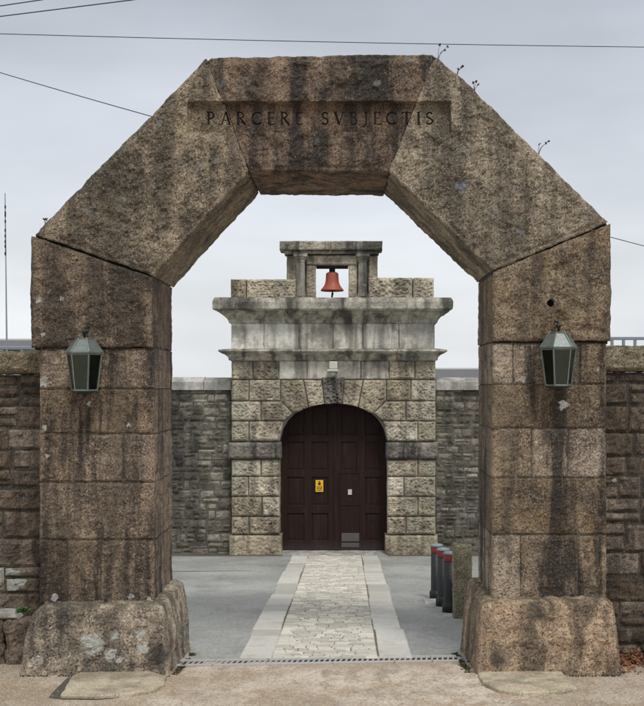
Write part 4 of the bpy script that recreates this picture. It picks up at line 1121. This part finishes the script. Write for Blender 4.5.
# overhead wires
def wire(pts, label, r=.009, n=24, sag=0.0):
    P = [Vector(P3(*p)) for p in pts]; out = []
    if len(P) == 2:
        for i in range(n + 1):
            t_ = i / n; q = P[0].lerp(P[1], t_); q.z -= sag * 4 * t_ * (1 - t_); out.append(q)
    mb = MB(); mb.tube(out, r, 5); return tag(mb.build('overhead_wire', M['wire']), label, 'wire', 'overhead wires')
wire([(-260, 25.5, 13), (900, 49, 15)], 'long thin overhead wire passing just above the top of the arch', r=.0055, sag=.06)
wire([(-120, 31.5, 15), (420, -36, 12)], 'lower of the two overhead wires crossing the top left corner', .0075)
wire([(-120, 23.5, 15), (260, -32, 13)], 'upper of the two overhead wires crossing the top left corner', .0075)
wire([(-160, 22, 17), (275, 150, 12.63)], 'thin wire sloping down from the left to the back of the arch', .006, sag=.05)
wire([(595, 233, 12.66), (900, 303, 17)], 'thin wire running off right from the back of the arch', .005, sag=.05)

# ---------------------------------------------------------------- small plants
def weed(px, py, D, h, label, seed, lean=.3):
    x, z = Q(px, py, D); y = D - D0; r2 = random.Random(seed); t = thing('dry_weed', label, 'plant', (x, y, z), 'dry weeds on the arch')
    ms = MB()
    for k in range(3):
        a = r2.uniform(-.5, .5) + lean; hh = h * r2.uniform(.5, 1); tip = (x + a * hh, y + r2.uniform(-.03, .03), z + hh)
        ms.tube([(x, y, z - .02), (x + a * hh * .3, y, z + hh * .5), tip], [.004, .003, .002], 4)
        mh = MB()
        for q in range(5):
            c = Vector(tip) + Vector((r2.uniform(-.009, .009), r2.uniform(-.006, .006), r2.uniform(-.012, .012)))
            mh.lathe(c.x, c.y, [(.001, c.z - .008), (.009, c.z), (.001, c.z + .008)], 5)
        mh.build('seed_head', M['seedhead'], t)
    ms.build('stem', M['drygrass'], t)
weed(438, 58, 11.5, .16, 'small dry weed at the top right corner of the arch', 1, .5)
weed(457, 74, 11.5, .08, 'tiny weed sprig just below the top right corner of the arch', 2, .3)
weed(474, 92, 11.5, .13, 'small dry weed a little way down the right slope of the arch', 3, .2)
weed(538, 154, 11.5, .19, 'dry weed halfway down the right slope of the arch', 4, .4)
weed(45, 224, 11.5, .06, 'tiny dry weed at the left shoulder of the arch', 5, .1)
def leafy(px, py, D, size, n, label, seed, name='green_weed'):
    x, z = Q(px, py, D); y = D - D0; r2 = random.Random(seed); mb = MB()
    for k in range(n):
        a = r2.uniform(0, 6.28); L = size * r2.uniform(.4, 1); el_ = r2.uniform(.2, 1.3); w_ = L * .22
        d = Vector((math.cos(a) * math.cos(el_), math.sin(a) * math.cos(el_) * .7, math.sin(el_))); s_ = Vector((-math.sin(a), math.cos(a), 0)) * w_
        b0 = Vector((x + r2.uniform(-1, 1) * size * .4, y + r2.uniform(-.04, .02), z)); m1 = b0 + d * L * .55; e1 = b0 + d * L - Vector((0, 0, L * .25))
        mb.add([b0, m1 - s_, e1, m1 + s_], [(0, 1, 2, 3)])
    return tag(mb.build(name, M['leaf']), label, 'plant')
leafy(23, 612, 11.5, .10, 90, 'small bright green weed growing at the foot of the left wall', 1)
leafy(184, 664, 11.45, .035, 60, 'mossy green tuft at the inner corner of the left plinth', 2)
leafy(468, 662, 11.6, .03, 40, 'mossy green tuft at the inner corner of the right plinth', 3)
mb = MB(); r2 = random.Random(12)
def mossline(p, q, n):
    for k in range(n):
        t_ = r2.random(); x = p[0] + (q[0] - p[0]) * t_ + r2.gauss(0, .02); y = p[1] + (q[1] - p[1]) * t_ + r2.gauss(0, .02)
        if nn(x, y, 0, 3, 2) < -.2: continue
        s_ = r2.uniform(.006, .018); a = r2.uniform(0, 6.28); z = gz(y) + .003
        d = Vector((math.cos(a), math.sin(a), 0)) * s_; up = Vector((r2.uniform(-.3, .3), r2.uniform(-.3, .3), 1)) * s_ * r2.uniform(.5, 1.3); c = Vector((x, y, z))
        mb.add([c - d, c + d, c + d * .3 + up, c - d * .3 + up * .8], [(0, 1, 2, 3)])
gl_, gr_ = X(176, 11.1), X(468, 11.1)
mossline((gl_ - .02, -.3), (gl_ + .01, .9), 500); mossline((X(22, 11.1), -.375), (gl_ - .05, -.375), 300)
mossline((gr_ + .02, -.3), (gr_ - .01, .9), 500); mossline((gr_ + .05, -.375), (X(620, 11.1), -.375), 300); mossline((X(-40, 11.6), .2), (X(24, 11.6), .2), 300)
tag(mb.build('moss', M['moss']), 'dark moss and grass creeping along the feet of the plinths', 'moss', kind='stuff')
# fallen leaves
r2 = random.Random(5); mb = MB()
for k in range(420):
    if k < 340: x = X(r2.uniform(618, 668), 11.7); y = .42 - abs(r2.gauss(0, .12)); z = gz(y) + max(0, .14 - (.42 - y) * .6) * r2.random() + .012
    else: x = X(r2.uniform(600, 640), 11.3); y = r2.uniform(-.3, .25); z = gz(y) + .014
    s_ = r2.uniform(.018, .04); a = r2.uniform(0, 6.28)
    d = Vector((math.cos(a), math.sin(a), r2.uniform(-.5, .7))) * s_; e_ = Vector((-math.sin(a), math.cos(a), r2.uniform(-.5, .7))) * s_ * .5; p = Vector((x, y, z))
    mb.add([p - d, p + e_, p + d + Vector((0, 0, s_ * .3)), p - e_], [(0, 1, 2), (0, 2, 3)])
tag(mb.build('fallen_leaves', M['deadleaf']), 'drift of brown fallen leaves at the foot of the right wall', 'leaves', kind='stuff')
# loose grit on the forecourt
mb = MB(); r2 = random.Random(8)
for k in range(1500):
    x = r2.uniform(-3.6, 3.2); y = r2.uniform(-1.8, .35)
    if abs(x) < 1.5 and r2.random() < .8: continue
    s_ = r2.uniform(.004, .011); z = gz(y) + .006
    mb.add([(x - s_, y - s_, z), (x + s_, y - s_ * .7, z), (x + s_ * .8, y + s_, z), (x - s_ * .7, y + s_, z), (x, y, z + s_)], [(0, 1, 4), (1, 2, 4), (2, 3, 4), (3, 0, 4)])
tag(mb.build('grit', M['slab']), 'loose pale grit scattered over the forecourt', 'gravel', kind='stuff')
